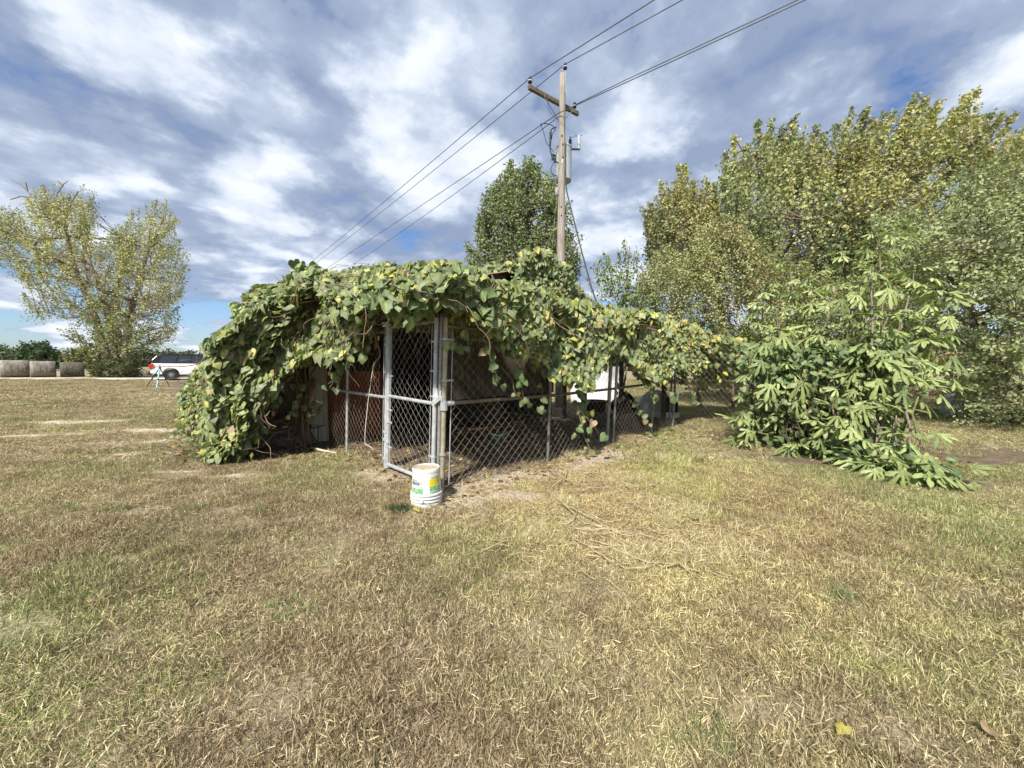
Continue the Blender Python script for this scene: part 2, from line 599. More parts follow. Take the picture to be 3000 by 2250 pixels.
dirt = n.ramp(spk, [(0.35, (0.06, 0.044, 0.030)), (0.5, (0.14, 0.108, 0.075)), (0.65, (0.26, 0.21, 0.15))])
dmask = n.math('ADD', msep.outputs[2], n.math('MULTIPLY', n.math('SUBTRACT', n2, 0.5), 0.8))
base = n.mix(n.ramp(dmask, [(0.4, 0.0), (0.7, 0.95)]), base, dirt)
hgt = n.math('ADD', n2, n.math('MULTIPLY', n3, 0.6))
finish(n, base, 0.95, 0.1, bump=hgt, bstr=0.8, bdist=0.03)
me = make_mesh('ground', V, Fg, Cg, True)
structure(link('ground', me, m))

# pale gravel road far off to the left
m, n = mat_new('gravel_road')
nz = n.noise(pos(n), 3, 5, 0.7)
finish(n, n.ramp(nz, [(0.3, (0.50, 0.47, 0.42)), (0.7, (0.66, 0.63, 0.57))]), 0.9, 0.1)
g = G()
xs = np.linspace(-110, 6, 60)
yc = 31.5 + 0.6 * np.sin(xs * 0.05)
vs = []
for i, x in enumerate(xs):
    vs += [(x, yc[i] - 1.7 + .15 * math.sin(x * 1.3), 0.035), (x, yc[i] + 1.7, 0.035)]
fs = [(2 * i, 2 * i + 2, 2 * i + 3, 2 * i + 1) for i in range(len(xs) - 1)]
g.add(vs, fs)
structure(obj('gravel_road', g, m))

# ------------------------------------------------------------------ grass as instanced patches (one object)
def value_noise(x, y, s, seed=0):
    r = np.random.RandomState(seed).rand(256, 256)
    fx = x * s + 500.3; fy = y * s + 431.7
    ix = np.floor(fx).astype(int); iy = np.floor(fy).astype(int)
    tx = fx - ix; ty = fy - iy
    tx = tx * tx * (3 - 2 * tx); ty = ty * ty * (3 - 2 * ty)
    g_ = lambda a, b: r[a % 256, b % 256]
    return (g_(ix, iy) * (1 - tx) + g_(ix + 1, iy) * tx) * (1 - ty) + (g_(ix, iy + 1) * (1 - tx) + g_(ix + 1, iy + 1) * tx) * ty

BT = np.array([[-.5, 0, 0], [.5, 0, 0], [-.42, .38, .06], [.42, .38, .06], [-.28, .75, .2], [.28, .75, .2], [0, 1.0, .42]])
BF = np.array([[0, 1, 3], [0, 3, 2], [2, 3, 5], [2, 5, 4], [4, 5, 6]])

def blade_patch(seed, nb, rad, lmin, lmax, wmin, wmax, lean, shades):
    r = np.random.RandomState(seed)
    rr = rad * np.sqrt(r.rand(nb)); th = r.rand(nb) * 2 * PI
    c = np.stack([rr * np.cos(th), rr * np.sin(th), -0.004 * np.ones(nb)], -1)
    az = r.rand(nb) * 2 * PI
    tl = np.clip(r.normal(lean, 0.45, nb), 0.05, 1.62)
    a = np.stack([np.cos(az) * np.sin(tl), np.sin(az) * np.sin(tl), np.cos(tl)], -1)
    c[:, 2] += np.where(tl > 1.2, r.rand(nb) * 0.022, 0)
    nn = r.normal(0, .5, (nb, 3)) + np.array([0, 0, -1.0]) * 0.3
    L = lmin + (lmax - lmin) * r.rand(nb) ** 1.6
    W = (wmin + (wmax - wmin) * r.rand(nb)) / L
    sh_ = np.asarray(shades)[r.randint(0, len(shades), nb)]
    sh_ = sh_ * (0.75 + 0.5 * r.rand(nb))[:, None]
    vf = np.array([.5, .5, .85, .85, 1.05, 1.05, 1.15])
    V_, F_, C_ = leafcloud(c, a, nn, L, BT, BF, sh_, None, W)
    # second channel: blade-root darkening is left to real shade; keep the plain tint
    return V_, F_, C_

# tints: R = straw/brown selector, G = brightness, B = random
def patch_object(name, *args):
    V_, F_, C_ = blade_patch(*args)
    me_ = make_mesh(name, V_, F_, C_)
    me_.materials.append(GRASS)
    o_ = bpy.data.objects.new(name, me_)
    return o_

m, n = mat_new('dry_grass')
p = pos(n)
c = attr(n)
a1 = n.noise(p, 0.45, 4, 0.6)
a2 = n.noise(p, 3.2, 4, 0.6)
a3 = n.noise(p, 0.9, 4, 0.55, 0.0)
px_ = n.n('ShaderNodeSeparateXYZ'); n.l(p, px_.inputs[0])
fac = n.math('ADD', n.math('MULTIPLY', a1, 0.5), n.math('MULTIPLY', a2, 0.5))
tint = n.ramp(fac, [(0.36, (0.76, 0.65, 0.58)), (0.46, (1.02, 0.93, 0.82)), (0.54, (1.20, 1.14, 0.97)), (0.64, (1.55, 1.47, 1.26))])
# the right-hand lawn is greener, the left browner
rt = n.math('ADD', n.math('MULTIPLY', px_.outputs[0], 0.07), a1)
tint = n.mix(n.ramp(rt, [(0.42, 0.0), (0.75, 0.75)]), tint, n.mix(1.0, tint, (0.94, 1.05, 0.90), 'MULTIPLY'))
gm = n.math('ADD', n.math('MULTIPLY', a3, 0.6), n.math('MULTIPLY', a2, 0.4))
tint = n.mix(n.ramp(gm, [(0.55, 0.0), (0.64, 0.5)]), tint, (0.85, 1.05, 0.68))
hc_ = gp(1880, 1450)
vd = n.n('ShaderNodeVectorMath', _operation='DISTANCE'); n.l(p, vd.inputs[0]); vd.inputs[1].default_value = (hc_.x, hc_.y, 0)
dn = n.math('ADD', vd.outputs['Value'], n.math('MULTIPLY', a2, -1.4))
hay_ = n.ramp(n.math('MULTIPLY', dn, .3), [(0.0, 1.0), (0.55, 0.0)])
tint = n.mix(hay_, tint, n.mix(1.0, tint, (1.30, 1.25, 1.12), 'MULTIPLY'))
c2 = n.mix(1.0, c, tint, 'MULTIPLY')
finish(n, c2, 0.75, 0.15, trans=0.14, tcol=c2)
GRASS = m

STRAW = [(.52, .46, .33), (.40, .35, .235), (.28, .25, .155), (.22, .20, .115), (.60, .54, .41), (.13, .10, .07), (.19, .195, .11), (.28, .22, .16), (.10, .085, .06)]
GREEN = [(.19, .25, .09), (.23, .29, .11), (.27, .31, .15), (.15, .19, .08)]
PALE = [(.62, .56, .33), (.52, .46, .24), (.45, .40, .2), (.68, .62, .42)]
variants = [patch_object('grass_tuft', 100 + i, 500, 0.17, 0.018, 0.055, 0.0020, 0.0038, 0.80, STRAW if i < 5 else STRAW + GREEN) for i in range(7)]

def gn_scatter(name, pts, rots, scales, idx, variants, mat):
    V_ = np.asarray(pts, float)
    me_ = bpy.data.meshes.new(name)
    me_.vertices.add(len(V_)); me_.vertices.foreach_set('co', V_.ravel().astype(np.float32))
    for nm, arr, typ in (('rot', rots, 'FLOAT_VECTOR'), ('scl', scales, 'FLOAT_VECTOR')):
        a_ = me_.attributes.new(nm, typ, 'POINT'); a_.data.foreach_set('vector', np.asarray(arr, np.float32).ravel())
    a_ = me_.attributes.new('idx', 'INT', 'POINT'); a_.data.foreach_set('value', np.asarray(idx, np.int32))
    me_.materials.append(mat)
    o_ = bpy.data.objects.new(name, me_)
    COL.objects.link(o_)
    ng = bpy.data.node_groups.new(name + '_scatter', 'GeometryNodeTree')
    ng.interface.new_socket('Geometry', in_out='INPUT', socket_type='NodeSocketGeometry')
    ng.interface.new_socket('Geometry', in_out='OUTPUT', socket_type='NodeSocketGeometry')
    N_ = ng.nodes
    gi = N_.new('NodeGroupInput'); go = N_.new('NodeGroupOutput')
    jn = N_.new('GeometryNodeGeometryToInstance')
    for v_ in reversed(variants):
        oi = N_.new('GeometryNodeObjectInfo'); oi.inputs['Object'].default_value = v_
        oi.inputs['As Instance'].default_value = False
        ng.links.new(oi.outputs['Geometry'], jn.inputs[0])
    ip = N_.new('GeometryNodeInstanceOnPoints')
    ip.inputs['Pick Instance'].default_value = True
    def na(nm, dt):
        q = N_.new('GeometryNodeInputNamedAttribute'); q.data_type = dt; q.inputs[0].default_value = nm
        return q.outputs[0]
    ng.links.new(gi.outputs[0], ip.inputs['Points'])
    ng.links.new(jn.outputs[0], ip.inputs['Instance'])
    ng.links.new(na('idx', 'INT'), ip.inputs['Instance Index'])
    e2r = N_.new('FunctionNodeEulerToRotation')
    ng.links.new(na('rot', 'FLOAT_VECTOR'), e2r.inputs[0])
    ng.links.new(e2r.outputs[0], ip.inputs['Rotation'])
    ng.links.new(na('scl', 'FLOAT_VECTOR'), ip.inputs['Scale'])
    ng.links.new(ip.outputs[0], go.inputs[0])
    md = o_.modifiers.new('scatter', 'NODES'); md.node_group = ng
    return o_

def grass_points():
    out = []
    for (y0, y1, dens, sc, zs) in ((0.75, 5.2, 78, 1.0, 1.0), (5.2, 11.5, 26, 1.75, 1.05), (11.5, 30.5, 6, 3.4, 1.3)):
        xm = 1.5 * y1 + 1
        N = int(2 * xm * (y1 - y0) * dens)
        x = rs.uniform(-xm, xm, N); y = rs.uniform(y0, y1, N)
        k = np.abs(x) < 1.5 * y + 1.0
        x, y = x[k], y[k]
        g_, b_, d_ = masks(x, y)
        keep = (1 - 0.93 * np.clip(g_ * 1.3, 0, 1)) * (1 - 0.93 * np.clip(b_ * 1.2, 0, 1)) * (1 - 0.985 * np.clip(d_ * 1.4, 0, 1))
        keep *= 0.62 + 0.6 * value_noise(x, y, 1.1, 5)
        k = rs.rand(len(x)) < keep
        x, y = x[k], y[k]
        N = len(x)
        s = sc * rs.uniform(.8, 1.25, N)
        z = zs * rs.uniform(.7, 1.35, N) * (0.65 + 0.7 * value_noise(x, y, 0.8, 9))
        grn = value_noise(x, y, 0.9, 3)
        idx = np.where(grn + rs.normal(0, .08, N) > 0.66, rs.randint(5, 7, N), rs.randint(0, 5, N))
        out.append((np.stack([x, y, gz(x, y)], -1), np.stack([rs.normal(0, .05, N), rs.normal(0, .05, N), rs.uniform(0, 2 * PI, N)], -1), np.stack([s, s, z], -1), idx))
    return [np.concatenate([o[i] for o in out]) for i in range(4)]
pts, rots, scl, idx = grass_points()
gr = gn_scatter('grass', pts, rots, scl, idx, variants, GRASS)
gr['kind'] = 'stuff'
tag(gr, 'short dry tan and olive mown grass covering the whole yard', 'grass')

# greener tufts
def spot_grass(name, label, cat, spots, var, mat, dens_r, n_each, zs=1.0, kind='stuff'):
    P_, R_, S_, I_ = [], [], [], []
    for (px, py, r) in spots:
        c_ = gp(px, py)
        for k in range(n_each):
            a_ = random.random() * 2 * PI; q = r * math.sqrt(random.random())
            x_, y_ = c_.x + q * math.cos(a_) * 1.3, c_.y + q * math.sin(a_)
            P_.append((x_, y_, float(gz(x_, y_)))); R_.append((random.gauss(0, .1), random.gauss(0, .1), random.random() * 6.28))
            s_ = random.uniform(.5, .9) * dens_r; S_.append((s_, s_, s_ * zs)); I_.append(random.randrange(len(var)))
    o_ = gn_scatter(name, P_, R_, S_, I_, var, mat)
    if kind:
        o_['kind'] = kind
    tag(o_, label, cat)
    return o_

m, n = mat_new('green_grass')
finish(n, attr(n), 0.6, 0.25, trans=0.3, tcol=attr(n)); GGREEN = m
def pv(name, mat, *a):
    V_, F_, C_ = blade_patch(*a)
    me_ = make_mesh(name, V_, F_, C_); me_.materials.append(mat)
    return bpy.data.objects.new(name, me_)
gvar = [pv('green_tuft', GGREEN, 300 + i, 90, 0.07, 0.04, 0.11, 0.004, 0.007, 0.75, GREEN + [(.26, .30, .12), (.30, .34, .15)]) for i in range(3)]
spot_grass('green_grass', 'fresh green grass tufts scattered through the dry lawn', 'green grass',
           [(180, 1500, .22), (20, 1610, .14), (330, 1505, .08), (840, 1780, .10), (560, 1500, .08), (770, 1500, .05),
            (2050, 2150, .10), (2450, 1740, .07), (940, 1350, .14), (1010, 1350, .12)], gvar, GGREEN, .8, 8)
pvar = [pv('pale_tuft', GGREEN, 330 + i, 80, 0.09, 0.06, 0.16, 0.004, 0.008, 0.85, PALE) for i in range(3)]
spot_grass('pale_dry_grass', 'longer pale yellow bleached grass lying right of the dead vine runners', 'dry grass',
           [(2050, 1530, .34), (1950, 1500, .26), (2010, 1600, .28), (1900, 1420, .3), (1820, 1400, .22), (1860, 1620, .2), (1550, 1560, .14), (1960, 1350, .22), (2120, 1620, .18), (1700, 1330, .18), (1650, 1470, .12)], pvar, GGREEN, 1.0, 15)
wv = [pv('weed_tuft', GGREEN, 350 + i, 120, 0.05, 0.03, 0.09, 0.003, 0.005, 0.75, [(.05, .085, .035), (.07, .11, .045), (.10, .14, .06), (.035, .055, .025)]) for i in range(2)]
gw_ = G()
for (px, py, r_) in [(1150, 1493, .075), (1185, 1490, .06), (1165, 1497, .06)]:
    c_ = gp(px, py)
    for k in range(4):
        V_, F_, C_ = blade_patch(370 + k + px, 110, r_, 0.03, 0.085, 0.003, 0.005, 0.75, [(.05, .085, .035), (.07, .11, .045), (.10, .14, .06), (.035, .055, .025)])
        gw_.add(V_ + np.array([c_.x + random.uniform(-.04, .04), c_.y + random.uniform(-.03, .03), float(gz(c_.x, c_.y))]), F_, C_)
wd_ = obj('weed_clump', gw_, GGREEN, None)
tag(wd_, 'small dark green feathery weed clump left of the white bucket', 'weed')

# gravel chips
def chip(seed):
    r = random.Random(seed)
    vs = [(r.uniform(.6, 1) * x, r.uniform(.6, 1) * y, r.uniform(.4, .8) * z) for x, y, z in ((1, 0, 0), (-1, 0, 0), (0, 1, 0), (0, -1, 0), (0, 0, 1), (0, 0, -.6))]
    fs = [(0, 2, 4), (2, 1, 4), (1, 3, 4), (3, 0, 4), (2, 0, 5), (1, 2, 5), (3, 1, 5), (0, 3, 5)]
    return np.array(vs), fs
m, n = mat_new('gravel_chips')
nz = n.noise(pos(n), 40, 3)
finish(n, n.ramp(nz, [(0.32, (0.22, 0.165, 0.11)), (0.5, (0.42, 0.35, 0.26)), (0.68, (0.66, 0.60, 0.50))]), 0.85, 0.2)
cv_ = []
for i in range(4):
    v_, f_ = chip(i)
    me_ = make_mesh('gravel_chip', v_, f_); me_.materials.append(m)
    cv_.append(bpy.data.objects.new('gravel_chip', me_))
N = 60000
x = rs.uniform(-2.6, 3.2, N); y = rs.uniform(3.0, 7.5, N)
g_, b_, d_ = masks(x, y)
k = rs.rand(N) < np.clip(g_ * 1.1 - .1, 0, 1) * 0.75 + 0.03 * d_
x, y = x[k], y[k]; N = len(x)
s = rs.uniform(.005, .013, N)
gv = gn_scatter('gravel', np.stack([x, y, gz(x, y) + .002], -1), rs.uniform(0, 6, (N, 3)) * np.array([.1, .1, 1]), np.stack([s * rs.uniform(.7, 1.3, N), s, s * .8], -1), rs.randint(0, 4, N), cv_, m)
gv['kind'] = 'stuff'
tag(gv, 'pale gravel and bits of stone worn bare in front of the gate', 'gravel')
# ------------------------------------------------------------------ shed behind the pen
ZR = 3.42   # ridge height
def roof_z(u):
    return 2.22 + (u + .6) / 4.4 * (ZR - 2.22) if u < 3.8 else ZR - (u - 3.8) * 0.33
shed = thing('shed', 'low board shed with rusty tin roof half buried under the grape vine', 'shed', P(2.2, 5, 0))
R45 = Matrix.Rotation(math.radians(45), 3, 'Z')
# front wall boards (facing the gate side), bottom edge held above the ground
bd0 = None
u = 1.86
k = 0
while u < 5.0:
    wd = random.uniform(.125, .155)
    zt = roof_z(u + wd / 2) - 0.10
    zb = 0.66 + random.uniform(-.015, .015)
    g = G().box(P(u + wd / 2, 2.55 + random.uniform(-.004, .004), (zt + zb) / 2), (wd - .012, .022, zt - zb), R45)
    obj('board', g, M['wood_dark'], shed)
    u += wd
    k += 1
# gable boards above the opening
for i in range(15):
    uu = -.35 + i * .148
    zt = roof_z(uu) - 0.10
    obj('board', G().box(P(uu, 2.55, (zt + 2.06) / 2), (.14, .022, max(.05, zt - 2.06)), R45), M['wood_dark'], shed)
g = G()
g.box(P(2.3, 7.4, 1.5), (5.5, .03, 3.0), R45)
obj('rear_wall', g, M['wood_dark'], shed)
RW = Matrix.Rotation(math.radians(135), 3, 'Z')
g = G(); 
for i in range(24):
    g.box(P(-.42, 4.95 + i * .215, 1.12), (.20, .022, 2.24), RW)
obj('side_wall', g, M['wood_dark'], shed)
obj('added_inner_wall', G().box(P(3.25, 4.9, 1.57), (4.6, .022, 3.10), RW), M['wood_dark'], shed)  # partition added at full height to keep the shed inside dark
for (uu, ww) in ((1.80, 2.62), (5.0, 2.62), (5.0, 4.6), (-.42, 10.15)):
    obj('corner_post', G().beam(P(uu, ww, 0), P(uu, ww, roof_z(uu) - .14), .09, .09, (1, 0, 0)), M['beam'], shed)
obj('added_inner_wall', G().box(P(4.95, 4.9, 1.47), (4.5, .022, 2.9), RW), M['wood_dark'], shed)  # second wall added to close off the right side and darken the inside
obj('header_beam', G().beam(P(-.5, 2.5, 1.98), P(1.9, 2.5, 1.98), .05, .15), M['beam'], shed)
# rafters
for i in range(6):
    ww = 2.35 + i * 1.55
    obj('rafter', G().beam(P(-.6, ww, roof_z(-.6) - .07), P(3.8, ww, ZR - .07), .045, .10), M['beam'], shed)
# corrugated sheets
def corr(u0, u1, w0, w1, nm):
    g = G()
    n_ = int((w1 - w0) / .033)
    vs = []
    for i in range(n_ + 1):
        ww = w0 + (w1 - w0) * i / n_
        dz = .012 * math.sin(ww * 2 * PI / .132)
        for (uu, top) in ((u0, 1), (u1, 1), (u0, 0), (u1, 0)):
            vs.append(P(uu, ww, roof_z(uu) + dz + (.003 if top else -.003)))
    fs = []
    for i in range(n_):
        a = 4 * i; b = 4 * (i + 1)
        fs += [(a, b, b + 1, a + 1), (a + 2, a + 3, b + 3, b + 2), (a, a + 2, b + 2, b), (a + 1, b + 1, b + 3, a + 3)]
    fs += [(0, 1, 3, 2), (4 * n_, 4 * n_ + 2, 4 * n_ + 3, 4 * n_ + 1)]
    g.add(vs, fs)
    return obj(nm, g, M['tin'], shed)
for i in range(11):
    corr(-.72, 3.80, 2.22 + i * .76, 2.22 + i * .76 + .755, 'roof_sheet')
for i in range(4):
    corr(3.805, 5.35, 2.22 + i * .76, 2.22 + i * .76 + .755, 'roof_sheet')

# arbor that carries the vine over the pen
arb = thing('arbor', 'dark timber arbor frame carrying the vine over the dog pen', 'arbor', P(2, 1, 0))
for (uu, ww, zz) in ((.07, .16, 1.98), (5.25, 2.35, 2.2), (5.5, 2.55, 2.2), (7.2, 1.9, 1.9), (3.0, .25, 2.05), (6.4, .35, 1.95)):
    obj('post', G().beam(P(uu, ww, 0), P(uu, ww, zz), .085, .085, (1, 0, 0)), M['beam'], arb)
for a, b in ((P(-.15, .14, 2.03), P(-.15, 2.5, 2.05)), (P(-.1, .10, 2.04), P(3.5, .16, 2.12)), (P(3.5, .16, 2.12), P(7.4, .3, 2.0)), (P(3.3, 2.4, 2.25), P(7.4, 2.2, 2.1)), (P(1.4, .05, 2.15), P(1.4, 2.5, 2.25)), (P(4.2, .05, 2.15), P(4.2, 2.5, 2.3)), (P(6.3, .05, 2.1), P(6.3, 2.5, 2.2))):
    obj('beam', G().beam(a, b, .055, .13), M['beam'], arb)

# ------------------------------------------------------------------ things inside the pen
ps = thing('plywood_sheet', 'red-brown painted plywood sheet standing behind the left fence', 'plywood sheet', (-2.9, 6.95, 0))
g = G()
for (x0, x1) in ((-3.46, -3.05), (-3.045, -2.42)):
    y0 = 6.9 + (x0 + 3.46) * .12
    g.beam((x0, y0 + .02, .62), (x1, y0 + (x1 - x0) * .12 + .02, .62), .018, 1.22)
obj('panel', g, M['red'], ps)
obj('batten', G().beam((-3.05, 6.925, .03), (-3.05, 6.925, 1.22), .05, .03, (0, 1, 0)), M['red'], ps)

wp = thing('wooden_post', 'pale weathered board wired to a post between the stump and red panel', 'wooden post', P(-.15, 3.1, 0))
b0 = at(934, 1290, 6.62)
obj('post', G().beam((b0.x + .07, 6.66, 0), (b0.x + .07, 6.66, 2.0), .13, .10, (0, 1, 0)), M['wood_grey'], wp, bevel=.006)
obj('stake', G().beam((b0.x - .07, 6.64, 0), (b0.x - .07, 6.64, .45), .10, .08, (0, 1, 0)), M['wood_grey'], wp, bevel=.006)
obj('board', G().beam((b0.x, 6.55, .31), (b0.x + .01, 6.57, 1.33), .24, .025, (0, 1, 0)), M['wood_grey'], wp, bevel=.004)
g = G(); g.tube([(b0.x - .14, 6.57, .27), (b0.x - .03, 6.52, .25), (b0.x + .05, 6.56, .27), (b0.x + .15, 6.60, .29)], .006, 5)
obj('tie_wire', g, M['cable'], wp)

# watermelon rind lying in the dirt
wm = thing('watermelon_rind', 'green and white piece of watermelon rind on the dirt inside the pen', 'watermelon rind', at(1460, 1293, 6.55))
g = G(); g2 = G()
c0 = Vector(wm.location); c0.z = 0
vs, vi = [], []
for i in range(9):
    a = -1.15 + 2.3 * i / 8
    for j in range(5):
        b = -.55 + 1.1 * j / 4
        d = Vector((math.sin(a) * .17, -math.cos(a) * math.cos(b) * .10 + .10, math.sin(b) * .11 + .05 + .06 * math.sin(a) ** 2))
        vs.append(c0 + d); vi.append(c0 + d + Vector((0, .018, .012)))
fs = [(i * 5 + j, (i + 1) * 5 + j, (i + 1) * 5 + j + 1, i * 5 + j + 1) for i in range(8) for j in range(4)]
mm, nn_ = mat_new('melon_green'); wv_ = nn_.n('ShaderNodeTexWave', Scale=14, Distortion=5); nn_.l(pos(nn_), wv_.inputs['Vector'])
finish(nn_, nn_.ramp(wv_.outputs[0], [(.3, (.03, .09, .02)), (.7, (.10, .22, .06))]), .4, .4)
obj('skin', G().add(vs, fs), mm, wm, smooth=True)
mm, nn_ = mat_new('melon_flesh'); finish(nn_, (.62, .66, .50), .5, .4)
obj('inner_rind', G().add(vi, [tuple(reversed(f)) for f in fs]), mm, wm, smooth=True)

# dome shaped dog house
dc = Vector((3.72, 9.75, 0))
dh = thing('dog_house', 'pale grey plastic dome dog house with black doorway in the pen', 'dog house', dc)
Rd = Matrix.Rotation(math.radians(-50), 3, 'Z')   # doorway towards the camera's right
g = G()
prof = [(.46 * math.cos(t), .16 + .52 * math.sin(t)) for t in [i * PI / 2 / 8 for i in range(9)]]
prof[-1] = (.01, prof[-1][1])
g.lathe(prof, 24, dc)
obj('dome', g, M['grey_plastic'], dh, smooth=True)
obj('base', G().lathe([(.50, 0), (.51, .05), (.50, .155), (.46, .16)], 24, dc), M['offwhite'], dh, smooth=True)
dd = Vector((-.05, -1, 0)).normalized(); dsd = Vector((1, -.05, 0)).normalized()
arch = [(-.17, .16), (-.17, .36), (-.14, .46), (-.07, .53), (0, .55), (.07, .53), (.14, .46), (.17, .36), (.17, .16)]
dsh = .17
g = G(); vs = []
for t in (.15, .52):
    for (a, z) in arch:
        vs.append(dc + dd * t + dsd * (a * 1.15 + dsh) + Vector((0, 0, z * (1.05))))
nA = len(arch)
g.add(vs, [(i, i + 1, nA + i + 1, nA + i) for i in range(nA - 1)])
obj('door_hood', g, M['grey_plastic'], dh)
g = G(); g.add([dc + dd * .50 + dsd * (a * 1.08 + dsh) + Vector((0, 0, z * 1.0)) for a, z in arch], [tuple(range(nA))])
mm, nn_ = mat_new('dog_house_painted_shade'); finish(nn_, (.006, .006, .006), .95, .05)  # near-black panel across the doorway, painting in the shade inside
obj('doorway', g, mm, dh)
obj('sill', G().box(dc + dd * .36 + dsd * dsh + Vector((0, 0, .09)), (.46, .36, .14), Matrix.Rotation(math.atan2(dsd.y, dsd.x), 3, 'Z')), M['offwhite'], dh, bevel=.02)

# white sheet metal panel and black tubs seen through the pen
wpn = thing('metal_panel', 'white sheet metal panel standing in sunlight behind the pen', 'metal panel', (2.7, 12.4, 0))
g = G()
xa, xb = at(1672, 1100, 12.4).x, at(1822, 1100, 12.4).x
for i in range(8):
    x0 = xa + (xb - xa) * i / 8; x1 = xa + (xb - xa) * (i + 1) / 8
    g.box(((x0 + x1) / 2, 12.4 + .01 * (i % 2), .66), (x1 - x0 - .004, .02, 1.18))
obj('sheet', g, M['white'], wpn)
for xx in (xa + .06, xb - .06):
    obj('stand', G().beam((xx, 12.48, 0), (xx, 12.48, 1.4), .05, .05, (0, 1, 0)), M['beam'], wpn)
def tub(px, Y, r, h, lab, tilt=0.0, rz=0.0):
    c_ = at(px, 1200, Y); c_.z = 0
    t_ = thing('plastic_tub', lab, 'plastic tub', c_)
    Mx = Matrix.Rotation(tilt, 3, Vector((math.cos(rz), math.sin(rz), 0)))
    off = Vector((0, 0, r * math.sin(abs(tilt))))
    g = G(); g.lathe([(.001, 0), (r * .82, 0), (r * .9, h * .5), (r, h), (r * 1.06, h), (r * 1.06, h - .03), (r * .94, h - .02), (r * .8, .03), (.001, .03)], 20, c_ + off, Mx)
    obj('body', g, M['black'], t_, smooth=False)
    for s in (-1, 1):
        g = G()
        g.tube([c_ + off + Mx @ Vector((s * r * 1.0, -.06, h - .05)), c_ + off + Mx @ Vector((s * r * 1.22, -.05, h + .05)), c_ + off + Mx @ Vector((s * r * 1.22, .05, h + .05)), c_ + off + Mx @ Vector((s * r, .06, h - .05))], .014, 6)
        obj('handle', g, M['black'], t_)
tub(1742, 9.6, .30, .42, 'black plastic tub standing upright in front of the white metal panel')
tub(1808, 9.5, .27, .38, 'black plastic tub tipped on its side nearest the dog house', 1.1, 0.6)

# low wooden pallet in the pen
pl = thing('wooden_pallet', 'low dark wooden pallet on the ground in front of black tubs', 'pallet', (2.75, 8.4, 0))
RP = Matrix.Rotation(math.radians(-20), 3, 'Z')
for i in range(7):
    obj('slat', G().box(Vector((2.35, 8.55, .17)) + RP @ Vector((-.48 + i * .16, 0, 0)), (.13, .9, .02), RP), M['wood_dark'], pl)
for s in (-1, 0, 1):
    obj('runner', G().box(Vector((2.35, 8.55, .085)) + RP @ Vector((0, s * .40, 0)), (1.1, .05, .145), RP), M['wood_dark'], pl)

# old tree stump with roots
stc = Vector((-4.02, 6.75, 0))
st = thing('old_tree', 'thick dark furrowed old tree with gnarled roots under the left of the vine', 'tree', stc)
g = G(); vs = []
nk, nr = 40, 16
for i in range(nr):
    z = 2.3 * i / (nr - 1)
    for k in range(nk):
        a = 2 * PI * k / nk
        r = .36 + .30 * math.exp(-z * 2.6) + .035 * math.sin(a * 9 + z * .8) + .025 * math.sin(a * 17 + 2 * z) + .02 * math.sin(a * 5 - z * 2) - .03 * z
        vs.append((stc.x + r * math.cos(a) + .02 * z, stc.y + r * .8 * math.sin(a), z - .02))
fs = [(i * nk + k, i * nk + (k + 1) % nk, (i + 1) * nk + (k + 1) % nk, (i + 1) * nk + k) for i in range(nr - 1) for k in range(nk)]
g.add(vs, fs)
obj('trunk', g, M['bark'], st, smooth=True)
roots = [([(868, 1180), (845, 1225), (800, 1240), (760, 1262), (725, 1285)], .05), ([(885, 1190), (872, 1240), (845, 1262), (800, 1272), (765, 1292)], .045),
         ([(905, 1200), (880, 1250), (855, 1275), (845, 1292)], .04), ([(830, 1160), (800, 1215), (770, 1240), (735, 1255)], .05),
         ([(905, 1130), (892, 1180), (870, 1225), (830, 1245)], .045), ([(915, 1110), (905, 1150), (898, 1200), (890, 1262)], .05), ([(850, 1255), (838, 1262), (800, 1275)], .03)]
for poly, r in roots:
    pts_ = [at(px, py, 6.28 - .04 * i) for i, (px, py) in enumerate(poly)]
    pts_ = [Vector((q.x, q.y, max(q.z, .02))) for q in pts_]
    # smooth
    sm = []
    for i in range(len(pts_) - 1):
        for t in (0, .33, .66):
            sm.append(pts_[i].lerp(pts_[i + 1], t) + Vector((random.gauss(0, .012), random.gauss(0, .012), random.gauss(0, .01))))
    sm.append(pts_[-1])
    obj('root', G().tube(sm, [r * (1 - .45 * i / len(sm)) for i in range(len(sm))], 8), M['bark_red'], st, smooth=True)

# ------------------------------------------------------------------ chain link
def chain(a, b, z0, z1, wd=.122, ht=.120, r=.0016, sag=0.0):
    a = Vector((a[0], a[1], 0)); b = Vector((b[0], b[1], 0))
    L = (b - a).length; d = (b - a).normalized(); nrm = Vector((d.y, -d.x, 0))
    h = wd / 2; q = ht / 2
    nw = int(L / h); nz = int((z1 - z0) / q)
    J, K = np.meshgrid(np.arange(nw), np.arange(nz + 1), indexing='ij')
    xx = np.where(K % 2 == J % 2, J * h, (J + 1) * h)
    off = np.where(K % 2 == J % 2, -1.0, 1.0) * .002
    wob = .006 * np.sin(xx * 5 + K * .3)
    Pp = np.stack([a.x + d.x * xx + nrm.x * (off + wob), a.y + d.y * xx + nrm.y * (off + wob), z0 + K * q + .004 * np.sin(xx * 3.1)], -1)
    A = Pp[:, :-1].reshape(-1, 3); B = Pp[:, 1:].reshape(-1, 3)
    V_, F_ = segs(A, B, r)
    return V_, F_, np.ones((len(V_), 3))

